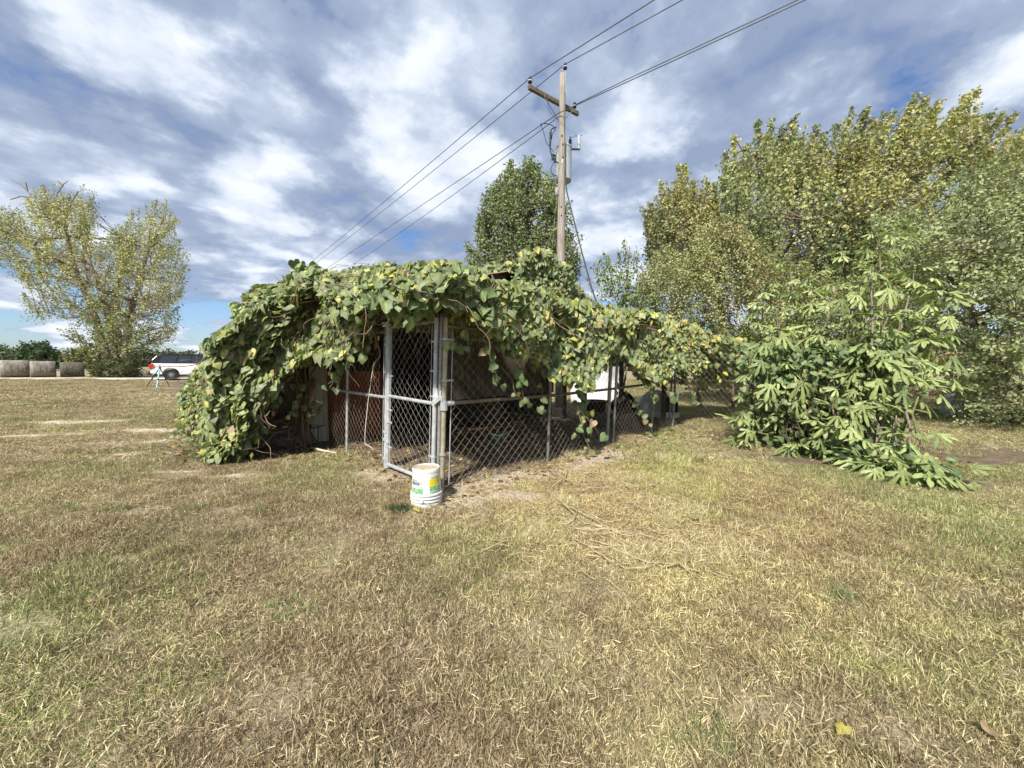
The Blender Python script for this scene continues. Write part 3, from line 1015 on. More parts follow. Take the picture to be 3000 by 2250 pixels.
def pipe(a, b, r, sides=12):
    return G().tube([a, b], r, sides)
def cap(c, r):
    return G().lathe([(r * 1.12, -.03), (r * 1.12, .005), (r * .9, .03), (.002, .045)], 12, c)
def band(c, r, d, L=.075):
    """tension band: ring plus a lug along direction d"""
    g = G(); g.lathe([(r * 1.0, -.011), (r * 1.22, -.011), (r * 1.22, .011), (r * 1.0, .011)], 12, c)
    d = Vector(d).normalized()
    g.beam(Vector(c) + d * r, Vector(c) + d * (r + L), .007, .02)
    return g

LEAN = Vector((.035, 0, 0))   # the whole fence leans slightly to the right
def fpost(u, w_, z, r):
    a = P(u, w_, -.02); return a, a + Vector((0, 0, z)) + LEAN * z
dU = Vector((S2, S2, 0)); dW = Vector((-S2, S2, 0))

# ---- left fence
lf = thing('chain_link_fence', 'bright galvanised chain-link fence running left of the gate to wooden post', 'fence', P(0, 2.6, 0))
hinge_w = 1.32
for (ww, r, hh, nm) in ((hinge_w, .031, 1.90, 'hinge_post'), (2.62, .020, 1.78, 'line_post'), (4.05, .022, 1.70, 'line_post')):
    a, b = fpost(0, ww, hh, r)
    po = obj(nm, pipe(a, b, r), M['galv'], lf, smooth=False)
    obj('post_cap', cap(b, r), M['galv'], po)
    if nm == 'hinge_post':
        for z in (.12, .48, .95, 1.28, 1.72):
            q = a.lerp(b, (z + .02) / (hh + .02))
            obj('tension_band', band(q, r, dW), M['galv'], po)
        q0 = a.lerp(b, .04) + dW * .10; q1 = b + dW * .10
        obj('tension_bar', pipe(q0, q1, .006, 5), M['galv'], po)
obj('mid_rail', pipe(P(0, hinge_w, .93) + LEAN * .93, P(-.02, 4.05, .95) + LEAN * .93, .022), M['galv'], lf)
obj('top_rail', pipe(P(0, hinge_w, 1.80) + LEAN * 1.8, P(-.02, 4.05, 1.74) + LEAN * 1.8, .022), M['galv_old'], lf)
a_, b_ = P(-.03, hinge_w + .10), P(-.05, 4.05)
obj('chain_link_mesh', chain((a_.x + .02, a_.y), (b_.x + .02, b_.y), .02, 1.80), M['wire_rust'], lf, stuff=True)
# two slack wires hanging by the post
g = G(); g.tube([at(1095, 1060, 5.15), at(1088, 1110, 5.15), at(1078, 1180, 5.2), at(1070, 1260, 5.2), at(1069, 1300, 5.2), at(1090, 1312, 5.1)], .005, 5)
tag(obj('loose_wire', g, M['offwhite'], None), 'loose pale wire hanging down behind the left fence mesh', 'wire')

# ---- gate
gt = thing('chain_link_gate', 'tall chain-link gate in a bright galvanised pipe frame, standing shut behind the bucket', 'gate', P(0, .8, 0))
gw0, gw1 = hinge_w - .085, .175
gz0, gz1 = .05, 1.86
def gpnt(ww, z): return P(-.02, ww, z) + LEAN * z
fr = obj('hinge_stile', pipe(gpnt(gw0, gz0), gpnt(gw0, gz1), .024), M['galv'], gt)
fs_ = obj('latch_stile', pipe(gpnt(gw1, gz0), gpnt(gw1, gz1), .026), M['galv'], gt)
obj('top_rail', pipe(gpnt(gw0, gz1 - .02), gpnt(gw1, gz1 - .02), .023), M['galv_old'], gt)
obj('mid_rail', pipe(gpnt(gw0, .96), gpnt(gw1, .94), .022), M['galv'], gt)
obj('bottom_rail', pipe(gpnt(gw0, gz0 + .015), gpnt(gw1, gz0 + .015), .024), M['galv'], gt)
for ww in (gw0, gw1):
    for z in (gz0 + .01, gz1 - .02, .95):
        obj('frame_elbow', G().lathe([(.031, -.035), (.031, .035)], 12, gpnt(ww, z)), M['galv'], gt)
aa, bb = gpnt(gw0, 0), gpnt(gw1, 0)
obj('chain_link_mesh', chain((aa.x + .03, aa.y - .01), (bb.x - .01, bb.y + .04), gz0 + .03, gz1 - .03), M['wire'], gt, stuff=True)
for z in (.35, 1.02, 1.30, 1.62):
    obj('tension_band', band(gpnt(gw1, z), .026, dW), M['galv'], gt)
for z in (.30, .62, .78, 1.22):
    obj('tension_band', band(gpnt(gw0, z), .024, -dW), M['galv'], gt)
obj('tension_bar', pipe(gpnt(gw1 + .085, .08), gpnt(gw1 + .085, 1.80), .005, 5), M['galv'], gt)
obj('tension_bar', pipe(gpnt(gw0 - .05, .08), gpnt(gw0 - .05, 1.80), .005, 5), M['galv'], gt)
for z in (.36, 1.60):
    g = G(); g.lathe([(.025, -.018), (.036, -.018), (.036, .018), (.025, .018)], 12, gpnt(gw0, z))
    g.beam(gpnt(gw0, z), gpnt(hinge_w, z + .01), .02, .028)
    g.lathe([(.032, -.015), (.042, -.015), (.042, .015), (.032, .015)], 12, P(0, hinge_w, z + .02) + LEAN * z)
    obj('hinge', g, M['galv'], gt)
g = G()
lp = gpnt(gw1 - .03, 1.0)
g.beam(lp + dW * .05, lp - dW * .13, .035, .045)
g.beam(lp + Vector((.0, 0, .02)) - dW * .0, lp + Vector((0, 0, .11)), .02, .03, (1, 0, 0))
g.beam(lp - dW * .075 + Vector((0, 0, .0)), lp - dW * .075 + Vector((0, 0, .09)), .014, .02, (1, 0, 0))
g.beam(lp - dW * .10 - dU * .03 + Vector((0, 0, .01)), lp + dW * .01 - dU * .03 + Vector((0, 0, -.05)), .012, .045)
obj('fork_latch', g, M['galv'], gt)

# ---- right fence
rf = thing('chain_link_fence', 'rust stained chain-link fence running right and back from the gate under vine', 'fence', P(3, 0, 0))
def rp(u, w_, hh, r, mt, nm='line_post'):
    a, b = fpost(u, w_, hh, r)
    po = obj(nm, pipe(a, b, r), mt, rf)
    obj('post_cap', cap(b, r), mt, po)
    return a, b, po
rp(.0, .108, 1.90, .022, M['galv_old'], 'latch_post')
a, b, po = rp(.005, .040, 1.86, .025, M['pipe_tan'], 'terminal_post')
for z in (.42, 1.22, 1.66):
    obj('tension_band', band(a.lerp(b, z / 1.86), .029, dU, .085), M['galv'], po)
obj('rail_end', G().lathe([(.03, -.05), (.04, -.05), (.04, .05), (.03, .05)], 12, a.lerp(b, .95 / 1.86)), M['galv'], po)
obj('tension_bar', pipe(P(.095, .035, .04), P(.095, .035, 1.82) + LEAN * 1.8, .006, 5), M['galv'], po)
rp(1.75, 0, 1.80, .020, M['galv_old'])
rp(3.36, .02, 1.85, .030, M['galv_old'], 'terminal_post'); rp(3.44, -.05, 1.70, .021, M['galv_old'])
rp(4.98, -.02, 1.72, .020, M['galv_old'])
rp(5.86, -.08, 1.80, .028, M['galv_old'], 'corner_post')
rp(5.93, .02, 1.80, .022, M['galv_old'])
obj('mid_rail', G().tube([P(.01, .035, .95) + LEAN, P(.12, .03, .95) + LEAN], .028, 10), M['galv'], rf)
obj('mid_rail', G().tube([P(.12, .03, .95) + LEAN, P(1.75, 0, .93) + LEAN, P(3.4, 0, .94) + LEAN, P(5.86, -.05, .99) + LEAN], .021, 10), M['rail_rust'], rf)
obj('top_rail', pipe(P(.01, .03, 1.78) + LEAN * 1.8, P(5.86, -.05, 1.76) + LEAN * 1.8, .021), M['rail_rust'], rf)
a_, b_ = P(.09, -.0), P(3.36, -.06)
obj('chain_link_mesh', chain((a_.x + .02, a_.y), (b_.x + .02, b_.y), .02, 1.76), M['wire_rust'], rf, stuff=True)
a_, b_ = P(3.40, -.07), P(5.86, -.12)
obj('chain_link_mesh', chain((a_.x + .02, a_.y), (b_.x + .02, b_.y), .02, 1.74), M['wire_rust'], rf, stuff=True)

# side run that turns back towards the fig bush
sf = thing('chain_link_fence', 'dull chain-link fence section between the vine-covered pen and fig bush', 'fence', (4.2, 7, 0))
c0 = P(5.9, -.1); c1 = Vector((4.55, 6.1, 0))
obj('chain_link_mesh', chain((c0.x, c0.y), (c1.x, c1.y), .02, 1.70), M['wire_rust'], sf, stuff=True)
obj('line_post', pipe((c1.x, c1.y, -.02), (c1.x + .04, c1.y, 1.75), .022), M['galv_old'], sf)

# far wire fence in the background on the right
ff = thing('wire_fence', 'low chain-link fence in the background behind the fig bush', 'fence', (8, 12.5, 0))
for px in (1985, 2152, 2320, 2480, 2650, 2830, 3010):
    q = at(px, 1150, 12.5)
    obj('fence_post', pipe((q.x, 12.5, -.02), (q.x + .03, 12.5, 1.3), .025), M['galv_old'], ff)
xa, xb = at(1850, 1150, 12.5).x, at(3060, 1150, 12.5).x
obj('chain_link_mesh', chain((xa, 12.5), (xb, 12.5),   .02, 1.22, .13, .14, .0024), M['wire_rust'], ff, stuff=True)
obj('top_rail', pipe((xa, 12.5, 1.24), (xb, 12.5, 1.24), .018), M['galv_old'], ff)

# ------------------------------------------------------------------ upturned bucket
bc = gp(1250, 1472); bc.z = float(gz(bc.x, bc.y))
bk = thing('bucket', 'upturned white plastic bucket with torn yellow and green label in front of gate', 'bucket', bc)
def rb(t):      # radius of the wall against height above ground (upturned: open end down)
    return .1475 - .0145 * t / .37
m, n = mat_new('scuffed_white_plastic')
p_ = pos(n)
na = n.noise(p_, 45, 4, .7); nb_ = n.noise(p_, 9, 4, .6)
cc = n.mix(n.ramp(na, [(.62, 0), (.70, .55)]), (0.60, 0.60, 0.575), (.22, .19, .15))
cc = n.mix(n.ramp(nb_, [(.5, 0), (.75, .25)]), cc, (.40, .35, .27))
finish(n, cc, .38, .4)
BW = m
prof = [(.140, .0), (.150, .004), (.151, .030), (.147, .033), (.147, .052), (.1555, .055), (.1555, .060), (.147, .064), (.147, .083), (.157, .086), (.157, .092), (.148, .097),
        (.148, .112), (.156, .116), (.156, .128), (.146, .132)]
g = G(); g.lathe(prof, 56, bc)
obj('ribbed_collar', g, BW, bk, smooth=False)
prof = [(.143, .128), (rb(.25), .25), (rb(.335), .335), (rb(.335) + .002, .338), (rb(.345) + .002, .352), (.1335, .366), (.130, .370), (.1245, .370), (.121, .362), (.121, .352), (.001, .354)]
g = G(); g.lathe(prof, 56, bc)
obj('body', g, BW, bk, smooth=False)
m, n = mat_new('dried_mud_film')
na = n.noise(pos(n), 28, 5, .7)
finish(n, n.ramp(na, [(.35, (.30, .22, .13)), (.55, (.42, .36, .26)), (.7, (.60, .56, .47))]), .85, .1)
g = G(); g.lathe([(.119, .3555), (.06, .357), (.001, .3565)], 40, bc)
obj('mud', g, m, bk)
for a0 in (math.radians(-95), math.radians(85)):
    d_ = Vector((math.cos(a0), math.sin(a0), 0))
    Mr = Vector((0, 0, 1)).rotation_difference(d_).to_matrix()
    obj('handle_ear', G().lathe([(.0165, 0), (.0165, .018), (.006, .020), (.001, .018)], 14, bc + d_ * .147 + Vector((0, 0, .074)), Mr), BW, bk)
pts_ = []
for i in range(25):
    a_ = math.radians(-95 + 180 * i / 24)
    pts_.append(bc + Vector((math.cos(a_) * .166, math.sin(a_) * .166, .074 - .058 * math.sin(PI * i / 24))))
obj('handle_wire', G().tube(pts_, .0022, 6), M['galv_old'], bk)

def curved_patch(a0, a1, z0, z1, mat_, off=.0006, nseg=14, nm='label_patch', jag=0.0):
    g = G(); vs = []; fs = []
    for i in range(nseg + 1):
        a = math.radians(a0 + (a1 - a0) * i / nseg)
        ja = random.uniform(-jag, jag); jb = random.uniform(-jag, jag)
        for z, j in ((z0 + ja, 0), ((z0 + z1) / 2, 0), (z1 + jb, 0)):
            r = rb(z) + off + .0006
            vs.append(bc + Vector((r * math.cos(a), r * math.sin(a), z)))
    for i in range(nseg):
        for j in range(2):
            fs.append((i * 3 + j, (i + 1) * 3 + j, (i + 1) * 3 + j + 1, i * 3 + j + 1))
    g.add(vs, fs)
    return obj(nm, g, mat_, bk)

def print_mat(name, col, scale, lo, hi, under=(.58, .58, .55)):
    m, n = mat_new(name)
    nz = n.noise(pos(n), scale, 4, .7)
    finish(n, n.mix(n.ramp(nz, [(lo, 0), (hi, 1)]), under, col), .5, .3)
    return m
YEL = print_mat('yellow_print', (.60, .50, .015), 40, .30, .38)
YEL2 = print_mat('faded_yellow_print', (.56, .50, .14), 70, .45, .55)
GRN = print_mat('green_print', (.06, .33, .11), 95, .42, .50)
DRK = print_mat('worn_dark_print', (.07, .12, .14), 120, .38, .46)
# camera side is at -100 degrees; right-hand label from -82 to -30, left-hand from -170 to -126
cam_a = math.degrees(math.atan2(-bc.y, -bc.x))
R0, R1 = cam_a + 12, cam_a + 64
L0, L1 = cam_a - 70, cam_a - 13
curved_patch(R0, R0 + 27, .205, .278, YEL, nm='label_patch')
curved_patch(R0 + 27.5, R1, .225, .286, YEL, nm='label_patch')
curved_patch(R0 + 27.5, R1, .200, .224, YEL2, nm='label_patch')
curved_patch(R0, R1, .140, .203, GRN, nm='label_patch', jag=.004)
curved_patch(L0, L1 - 15, .222, .248, DRK, nm='label_patch')
curved_patch(L1 - 14, L1, .196, .212, YEL2, nm='label_patch')
curved_patch(L0, L1, .138, .192, GRN, nm='label_patch', jag=.004)
# lettering: broken dark strokes along the label tops (the letters are worn past reading)
def strokes(a0, a1, z, h, pat):
    g = G(); nL = len(pat); stp = (a1 - a0) / nL
    def pt(a, zz):
        a = math.radians(a); r = rb(zz) + .0022
        return bc + Vector((r * math.cos(a), r * math.sin(a), zz))
    SH = {'S': [[(.9, .9), (.1, .9), (.1, .5), (.9, .5), (.9, .05), (.1, .05)]], 'I': [[(.5, 0), (.5, 1)]], 'A': [[(0, 0), (.5, 1), (1, 0)], [(.25, .45), (.75, .45)]],
          'C': [[(.95, .85), (.5, 1), (.1, .7), (.1, .3), (.5, 0), (.95, .15)]], 'L': [[(.1, 1), (.1, 0), (.9, 0)]], 'N': [[(.1, 0), (.1, 1), (.9, 0), (.9, 1)]], 'E': [[(.9, 1), (.1, 1), (.1, 0), (.9, 0)], [(.1, .5), (.7, .5)]], 'V': [[(0, 1), (.5, 0), (1, 1)]], ' ': []}
    for i, ch in enumerate(pat):
        for ln in SH[ch]:
            for (p0, p1) in zip(ln[:-1], ln[1:]):
                A = pt(a0 + stp * (i + .1 + .75 * p0[0]), z + h * p0[1]); B = pt(a0 + stp * (i + .1 + .75 * p1[0]), z + h * p1[1])
                g.tube([A, B], .0016, 4)
    return obj('lettering', g, DRK, bk)
strokes(L1 - 30, L1 - 1, .232, .026, 'ISI')
strokes(L0 + 4, L1 - 26, .252, .020, 'VCS')
strokes(R0 + 8, R1 - 2, .288, .014, 'LAVLVE')
strokes(R0 + 30, R0 + 36, .244, .030, 'I')
strokes(R0 + 40, R1 - 4, .250, .008, 'NV')
# ------------------------------------------------------------------ the grape vine
HV = np.array([[0, 0, 0], [.20, -.15, .03], [.42, -.08, .00], [.52, .18, -.05], [.44, .48, -.06], [.22, .78, -.05], [0, 1.0, -.10],
               [-.20, -.15, .03], [-.42, -.08, .00], [-.52, .18, -.05], [-.44, .48, -.06], [-.22, .78, -.05], [0, .33, .06], [0, .66, .03],
               [.25, .30, .035], [-.25, .30, .035]], float)
HV[:, 1] -= .2
HF = np.array([[0, 1, 14], [1, 2, 14], [2, 3, 14], [3, 4, 14], [4, 13, 14], [13, 12, 14], [12, 0, 14], [4, 5, 13], [5, 6, 13],
               [7, 0, 15], [8, 7, 15], [9, 8, 15], [10, 9, 15], [13, 10, 15], [12, 13, 15], [0, 12, 15], [11, 10, 13], [6, 11, 13]])
HVF = np.array([1.15, 1, .95, .93, .93, .95, 1, 1, .95, .93, .93, .95, 1.25, 1.18, .98, .98])
# a second, more ragged and cupped form
HV2 = HV.copy(); HV2[:, 2] = -.35 * HV[:, 0] ** 2 * 4 * .4 + .10 * np.sin(HV[:, 1] * 7); HV2[3, 0] = .46; HV2[9, 0] = -.56; HV2[6, 2] = -.2

HV3 = HV.copy(); HV3[:, 2] = .55 * np.abs(HV[:, 0]) - .25 * (HV[:, 1] + .2) ** 2
HV4 = HV.copy(); HV4[:, 0] *= .82; HV4[:, 2] = -.5 * np.abs(HV[:, 0]) + .08 * np.sin(HV[:, 1] * 9 + 4 * HV[:, 0]); HV4[2, 2] -= .12; HV4[5, 2] -= .15; HV4[6, 2] -= .15
HV5 = HV.copy(); HV5[3, 0] *= .8; HV5[4, 0] *= 1.15; HV5[10, 0] *= .85; HV5[9, 1] += .1; HV5[:, 2] = .12 * np.sin(HV[:, 0] * 8 + 1) - .2 * HV[:, 1] ** 2

def smooth(a, b, x):
    t = np.clip((x - a) / (b - a), 0, 1)
    return t * t * (3 - 2 * t)

def vtop(u, w_):
    """height of the top of the leaf mass over the pen and shed"""
    front = np.interp(u, [-.8, .0, .5, 1.2, 2.5, 3.5, 5, 6, 7, 8], [2.25, 2.36, 2.24, 2.16, 2.22, 2.26, 2.25, 2.18, 2.05, 1.95])
    mound = np.interp(u, [-.8, -.3, .2, .8, 1.5, 2.1, 2.25, 3.0, 3.15, 3.6, 4.0, 5.0, 5.7, 6.2, 7, 8], [2.60, 2.78, 2.85, 2.95, 3.03, 3.06, 2.45, 2.45, 3.55, 3.68, 3.62, 3.15, 2.80, 2.55, 2.25, 2.0])
    t = smooth(1.0, 2.3, w_)
    z = front * (1 - t) + mound * t
    z = z - 0.12 * smooth(-.1, -.6, w_) * 0
    return z

def zb_right(u):
    return np.interp(u, [-.3, -.05, .15, .35, .6, .9, 1.4, 2.0, 2.4, 2.7, 3.3, 3.7, 4.4, 5.2, 6, 7.6], [2.08, 2.02, 1.98, 1.84, 1.62, 1.45, 1.18, 1.06, 1.25, 1.45, 1.42, 1.12, .98, 1.10, 1.15, 1.2])
def zb_left(w_):
    return np.interp(w_, [-.1, .2, 1.15, 1.35, 1.7, 2.2, 2.8, 3.4, 4.0, 4.6, 5.2], [2.08, 2.14, 2.08, 1.75, 1.50, 1.60, 1.45, 1.36, 1.40, 1.2, .8])

LC, LA, LN, LS, LZ = [], [], [], [], []      # centre, axis, normal, size, zone (yellowness 0..1)
def put(c, a, n_, s, z):
    LC.append(c); LA.append(a); LN.append(n_); LS.append(s); LZ.append(z)

def uwz(u, w_, z):
    return np.stack([CX + (u - w_) * S2, CY + (u + w_) * S2, z], -1)
def dirs(N, base, jit):
    return norm(np.tile(np.array(base, float), (N, 1)) + rs.normal(0, jit, (N, 3)))
UPV = np.array([0, 0, 1.]); OUTR = np.array([S2, -S2, 0]); OUTL = np.array([-S2, -S2, 0])  # outward of right / left fence
TOCAM = np.array([0, -1., 0])

# 1 top sheet and shed-roof mound
N = 26000
u = rs.uniform(-.7, 7.9, N); w_ = rs.uniform(-.45, 4.6, N)
k = ~((u > 2.15) & (u < 3.12) & (w_ > 2.08)) & ~((u < 3) & (w_ > 1.6) & (w_ < 1.9) & (rs.rand(N) < .4)) & ~((u > 4) & (w_ > 3.2)) & ~((u > 5.4) & (w_ > 2.3)) & ~((u > 6.6) & (w_ > 1.3)) & ~((w_ > 3.2) & (rs.rand(N) < .4))
u, w_ = u[k], w_[k]; N = len(u)
bump = (value_noise(u, w_, 1.7, 21) - .5) * .30 + (value_noise(u, w_, 4.2, 22) - .5) * .18
dep = np.abs(rs.normal(0, .11, N))
z = vtop(u, w_) + bump - dep - .10
c = uwz(u, w_, z)
a = dirs(N, [-.1, -.75, -.65], .45)
nn = dirs(N, [-.1, -.55, .85], .45)
yz = smooth(.3, 1.4, u) * .55 + .25 * smooth(4, 5, u)
yz = np.where((w_ > 1.5), yz * .25, yz)
put(c, a, nn, rs.uniform(.075, .150, N) * rs.choice([.75, 1, 1.1], N), yz)

# left eave mound  w 2.6..7.8
N = 6500
w_ = rs.uniform(2.2, 7.0, N); u = rs.uniform(-.9, .9, N)
zt = np.interp(w_, [2.2, 3, 4.5, 6, 7.2, 7.7, 8.2], [2.62, 2.72, 2.80, 2.78, 2.55, 2.2, 1.9]) - .28 * np.clip(-u - .1, 0, 2) ** 1.3
z = zt + (value_noise(u + 7, w_, 2.2, 31) - .5) * .32 - np.abs(rs.normal(0, .12, N)) - .05
k = ~((w_ > 5.9) & (u < -.45)) & ~(w_ > 6.7); u, w_, z = u[k], w_[k], z[k]; N = len(u)
put(uwz(u, w_, z), dirs(N, [-.5, -.5, -.6], .45), dirs(N, [-.35, -.55, .7], .45), rs.uniform(.09, .155, N), np.full(N, .10))

# 2 left skirt to the ground
N = 14500
w_ = rs.uniform(2.75, 8.9, N); t = rs.rand(N)
ztop = np.interp(w_, [2.7, 3, 4.5, 6, 7.2, 7.8, 8.6, 9.4], [2.5, 2.6, 2.65, 2.45, 1.85, 1.75, 1.5, 1.0])
uo = np.interp(t, [0, .3, .6, .85, 1], [-1.75, -1.68, -1.45, -1.0, -.35]) * np.interp(w_, [2.7, 3.3, 5, 9.4], [.86, .92, .92, .90])
z = .05 + t * (ztop - .05)
# open gap low down between the tongue by the lawn and the big skirt
gap = (w_ > 3.35) & (w_ < 5.6) & (z < .42 - .08 * np.abs(w_ - 4.4)) & (rs.rand(N) < .93)
tong = (w_ < 3.35) & (z < 1.1) & (uo > -1.22)
k = ~gap & ~tong; w_, t, uo, z = w_[k], t[k], uo[k], z[k]; N = len(w_)
uo = uo + (value_noise(w_, z, 2.0, 41) - .5) * .35 + np.abs(rs.normal(0, .13, N))
put(uwz(uo, w_, z), dirs(N, [-.35, -.45, -.85], .38), dirs(N, [-.55, -.75, .35], .40), rs.uniform(.07, .140, N), np.where(z < .5, .35, .10))
# front end cap of the skirt
N = 3300
u = rs.uniform(-1.65, -.15, N); zl = np.interp(u, [-1.65, -1.3, -1.15, -1.0, -.85, -.6, -.2], [.02, .05, .4, .8, 1.15, 1.38, 1.42]); z = zl + rs.rand(N) * (2.45 - zl); 
z = np.minimum(z, 2.55 - .9 * np.clip(-u - .6, 0, 2))
w_ = 2.85 + (value_noise(u, z, 2.2, 43) - .5) * .4 + np.abs(rs.normal(0, .12, N))
put(uwz(u, w_, z), dirs(N, [0, -.4, -.9], .38), dirs(N, [-.1, -.9, .35], .38), rs.uniform(.085, .150, N), np.full(N, .15))

# 3 left fence drape
N = 4000
w_ = rs.uniform(-.1, 4.4, N); zl = zb_left(w_) + (value_noise(w_, w_ * 0, 3.3, 51) - .5) * .4
zu = 2.38 + .1 * w_ / 4
z = zl + (zu - zl) * rs.rand(N) ** .85
u = -.28 - .22 * (zu - z) + (value_noise(w_, z, 2.6, 52) - .5) * .3 + np.abs(rs.normal(0, .11, N)) - .22 * smooth(1.5, 3, w_)
put(uwz(u, w_, z), dirs(N, [-.25, -.35, -.9], .36), dirs(N, [-.45, -.85, .3], .40), rs.uniform(.09, .155, N), .12 + .35 * smooth(1.8, .2, w_))

# 4 right fence drape
N = 9500
u = rs.uniform(-.25, 7.8, N); zl = zb_right(u) + (value_noise(u, u * 0, 3.1, 61) - .5) * .34
zu = vtop(u, -.2 + 0 * u) + .02
z = zl + (zu - zl) * rs.rand(N) ** .8
w_ = -.30 - .16 * (zu - z) + (value_noise(u, z, 2.4, 62) - .5) * .32 + np.abs(rs.normal(0, .11, N))
put(uwz(u, w_, z), dirs(N, [.15, -.45, -.9], .36), dirs(N, [.15, -.9, .35], .42), rs.uniform(.07, .140, N), .14 + .38 * smooth(1.5, 2.2, z) + .2 * smooth(1.6, 3.2, u) * smooth(6.5, 4, u))

# 5 curtain on the front of the roof mound
N = 2300
u = rs.uniform(3.02, 6.3, N); zt = vtop(u, 2.6 + 0 * u) + .05
z = 2.3 + (zt - 2.3) * rs.rand(N)
w_ = 1.75 + .12 * (zt - z) + (value_noise(u, z, 2.4, 71) - .5) * .35 + np.abs(rs.normal(0, .12, N))
put(uwz(u, w_, z), dirs(N, [.1, -.35, -.9], .32), dirs(N, [.1, -.9, .3], .35), rs.uniform(.09, .15, N), np.full(N, .05))

# 6 right end running down to the fig bush
N = 3400
u = rs.uniform(6.2, 9.4, N); z = np.interp(u, [6.6, 8, 9], [1.95, 1.75, 1.6]) - np.abs(rs.normal(0, .33, N))
w_ = rs.normal(-.3, .4, N)
put(uwz(u, w_, z), dirs(N, [.2, -.5, -.8], .4), dirs(N, [.1, -.8, .45], .4), rs.uniform(.08, .13, N), np.full(N, .5))

# low weeds and broken vine at the foot of the skirt
N = 230
w_ = rs.uniform(2.9, 6.6, N); u = rs.normal(-1.6, .16, N); z = np.abs(rs.normal(.10, .09, N))
put(uwz(u, w_, z), dirs(N, [-.2, -.6, .1], .5), dirs(N, [-.1, -.5, .9], .3), rs.uniform(.06, .11, N), np.full(N, .75))

c = np.concatenate(LC); a = np.concatenate(LA); nn = np.concatenate(LN); sz = np.concatenate(LS); zn = np.concatenate(LZ)

# hanging strands with single leaves
STR = [
    ([(1430, 1000), (1452, 1040), (1450, 1085), (1460, 1125)], 4.25), ([(1500, 1060), (1525, 1120), (1535, 1165), (1528, 1180)], 4.55),
    ([(1585, 1130), (1595, 1170), (1590, 1205)], 4.9), ([(1690, 1120), (1708, 1170), (1712, 1210), (1700, 1235)], 5.3),
    ([(1690, 1190), (1700, 1235), (1712, 1280), (1735, 1330)], 5.25), ([(1690, 1190), (1715, 1220), (1735, 1240), (1750, 1262)], 5.2),
    ([(1870, 1080), (1890, 1120), (1925, 1155), (1935, 1170)], 6.6), ([(1800, 1130), (1830, 1165), (1870, 1200), (1910, 1262)], 6.8),
    ([(985, 980), (992, 1060), (1000, 1090), (960, 1125)], 5.35), ([(855, 1060), (866, 1110), (880, 1165), (868, 1200), (862, 1225)], 5.75),
    ([(812, 1110), (806, 1190)], 5.5), ([(1090, 930), (1085, 1000), (1060, 1050), (1010, 1075)], 4.9), ([(905, 1150), (908, 1190), (905, 1215)], 5.9),
    ([(1000, 1060), (990, 1100), (965, 1135)], 5.4), ([(1300, 950), (1330, 1000), (1345, 1030)], 4.05), ([(1395, 940), (1420, 1000), (1440, 1060)], 4.1),
    ([(700, 1220), (712, 1290), (700, 1340)], 5.2), ([(760, 1180), (765, 1230), (755, 1280)], 5.45), ([(1350, 930), (1372, 985), (1375, 1010)], 4.05), ([(930, 1215), (935, 1180)], 6.0),
    ([(1470, 1075), (1500, 1110), (1510, 1150)], 4.4), ([(2010, 1100), (2030, 1150), (2035, 1175)], 7.2), ([(1950, 1140), (1965, 1165), (1975, 1175)], 7.0),
]
vine = thing('grape_vine', 'sprawling grape vine with heart shaped green and yellowing leaves covering the pen and shed', 'vine', P(1.5, 1.5, 0))
gs = G()
near_c, near_a, near_n, near_s, near_z = [], [], [], [], []
for poly, Y0 in STR:
    pp = [at(px, py, Y0) + Vector((0, random.gauss(0, .03), 0)) for px, py in poly]
    sm = []
    for i in range(len(pp) - 1):
        for t in (0, .33, .66):
            sm.append(pp[i].lerp(pp[i + 1], t) + Vector((random.gauss(0, .006), random.gauss(0, .01), 0)))
    sm.append(pp[-1])
    gs.tube(sm, .0035, 5)
    Ltot = sum((sm[i + 1] - sm[i]).length for i in range(len(sm) - 1))
    nL = max(3, int(Ltot / .075))
    for j in range(nL):
        f = (j + .8) / nL * (len(sm) - 1); i = min(int(f), len(sm) - 2)
        q = sm[i].lerp(sm[i + 1], f - i) + Vector((random.gauss(0, .06), random.gauss(-.01, .05), random.gauss(0, .035)))
        near_c.append(q); near_a.append((random.gauss(0, .6), random.gauss(-.25, .3), -1)); near_n.append((random.gauss(0, .55), -1, .35 + random.gauss(0, .5)))
        near_s.append(random.uniform(.05, .125)); near_z.append(.35)
obj('hanging_stem', gs, M['twig'], vine)
near_c = np.array([list(q) for q in near_c]); near_a = np.array(near_a, float); near_n = np.array(near_n, float)

def vine_colors(N, zone, seed):
    r = np.random.RandomState(seed)
    gr_ = np.array([[.14, .18, .075], [.17, .21, .09], [.20, .24, .105], [.115, .15, .07], [.25, .28, .125], [.19, .215, .125]])
    ye = np.array([[.38, .38, .09], [.46, .38, .08], [.30, .33, .09], [.26, .31, .09], [.44, .32, .09], [.34, .35, .12]])
    br = np.array([[.22, .15, .09], [.32, .24, .15], [.40, .33, .22]])
    col = gr_[r.randint(0, len(gr_), N)] * r.uniform(.85, 1.3, N)[:, None]
    q = r.rand(N)
    isy = q < zone * .26
    col[isy] = ye[r.randint(0, len(ye), N)][isy]
    isl = (q >= zone * .30) & (q < zone * .30 + .10 + .12 * zone)
    col[isl] = col[isl] * np.array([1.75, 1.5, 1.1])
    isb = r.rand(N) < .015 + .05 * zone
    col[isb] = br[r.randint(0, 3, N)][isb]
    return col

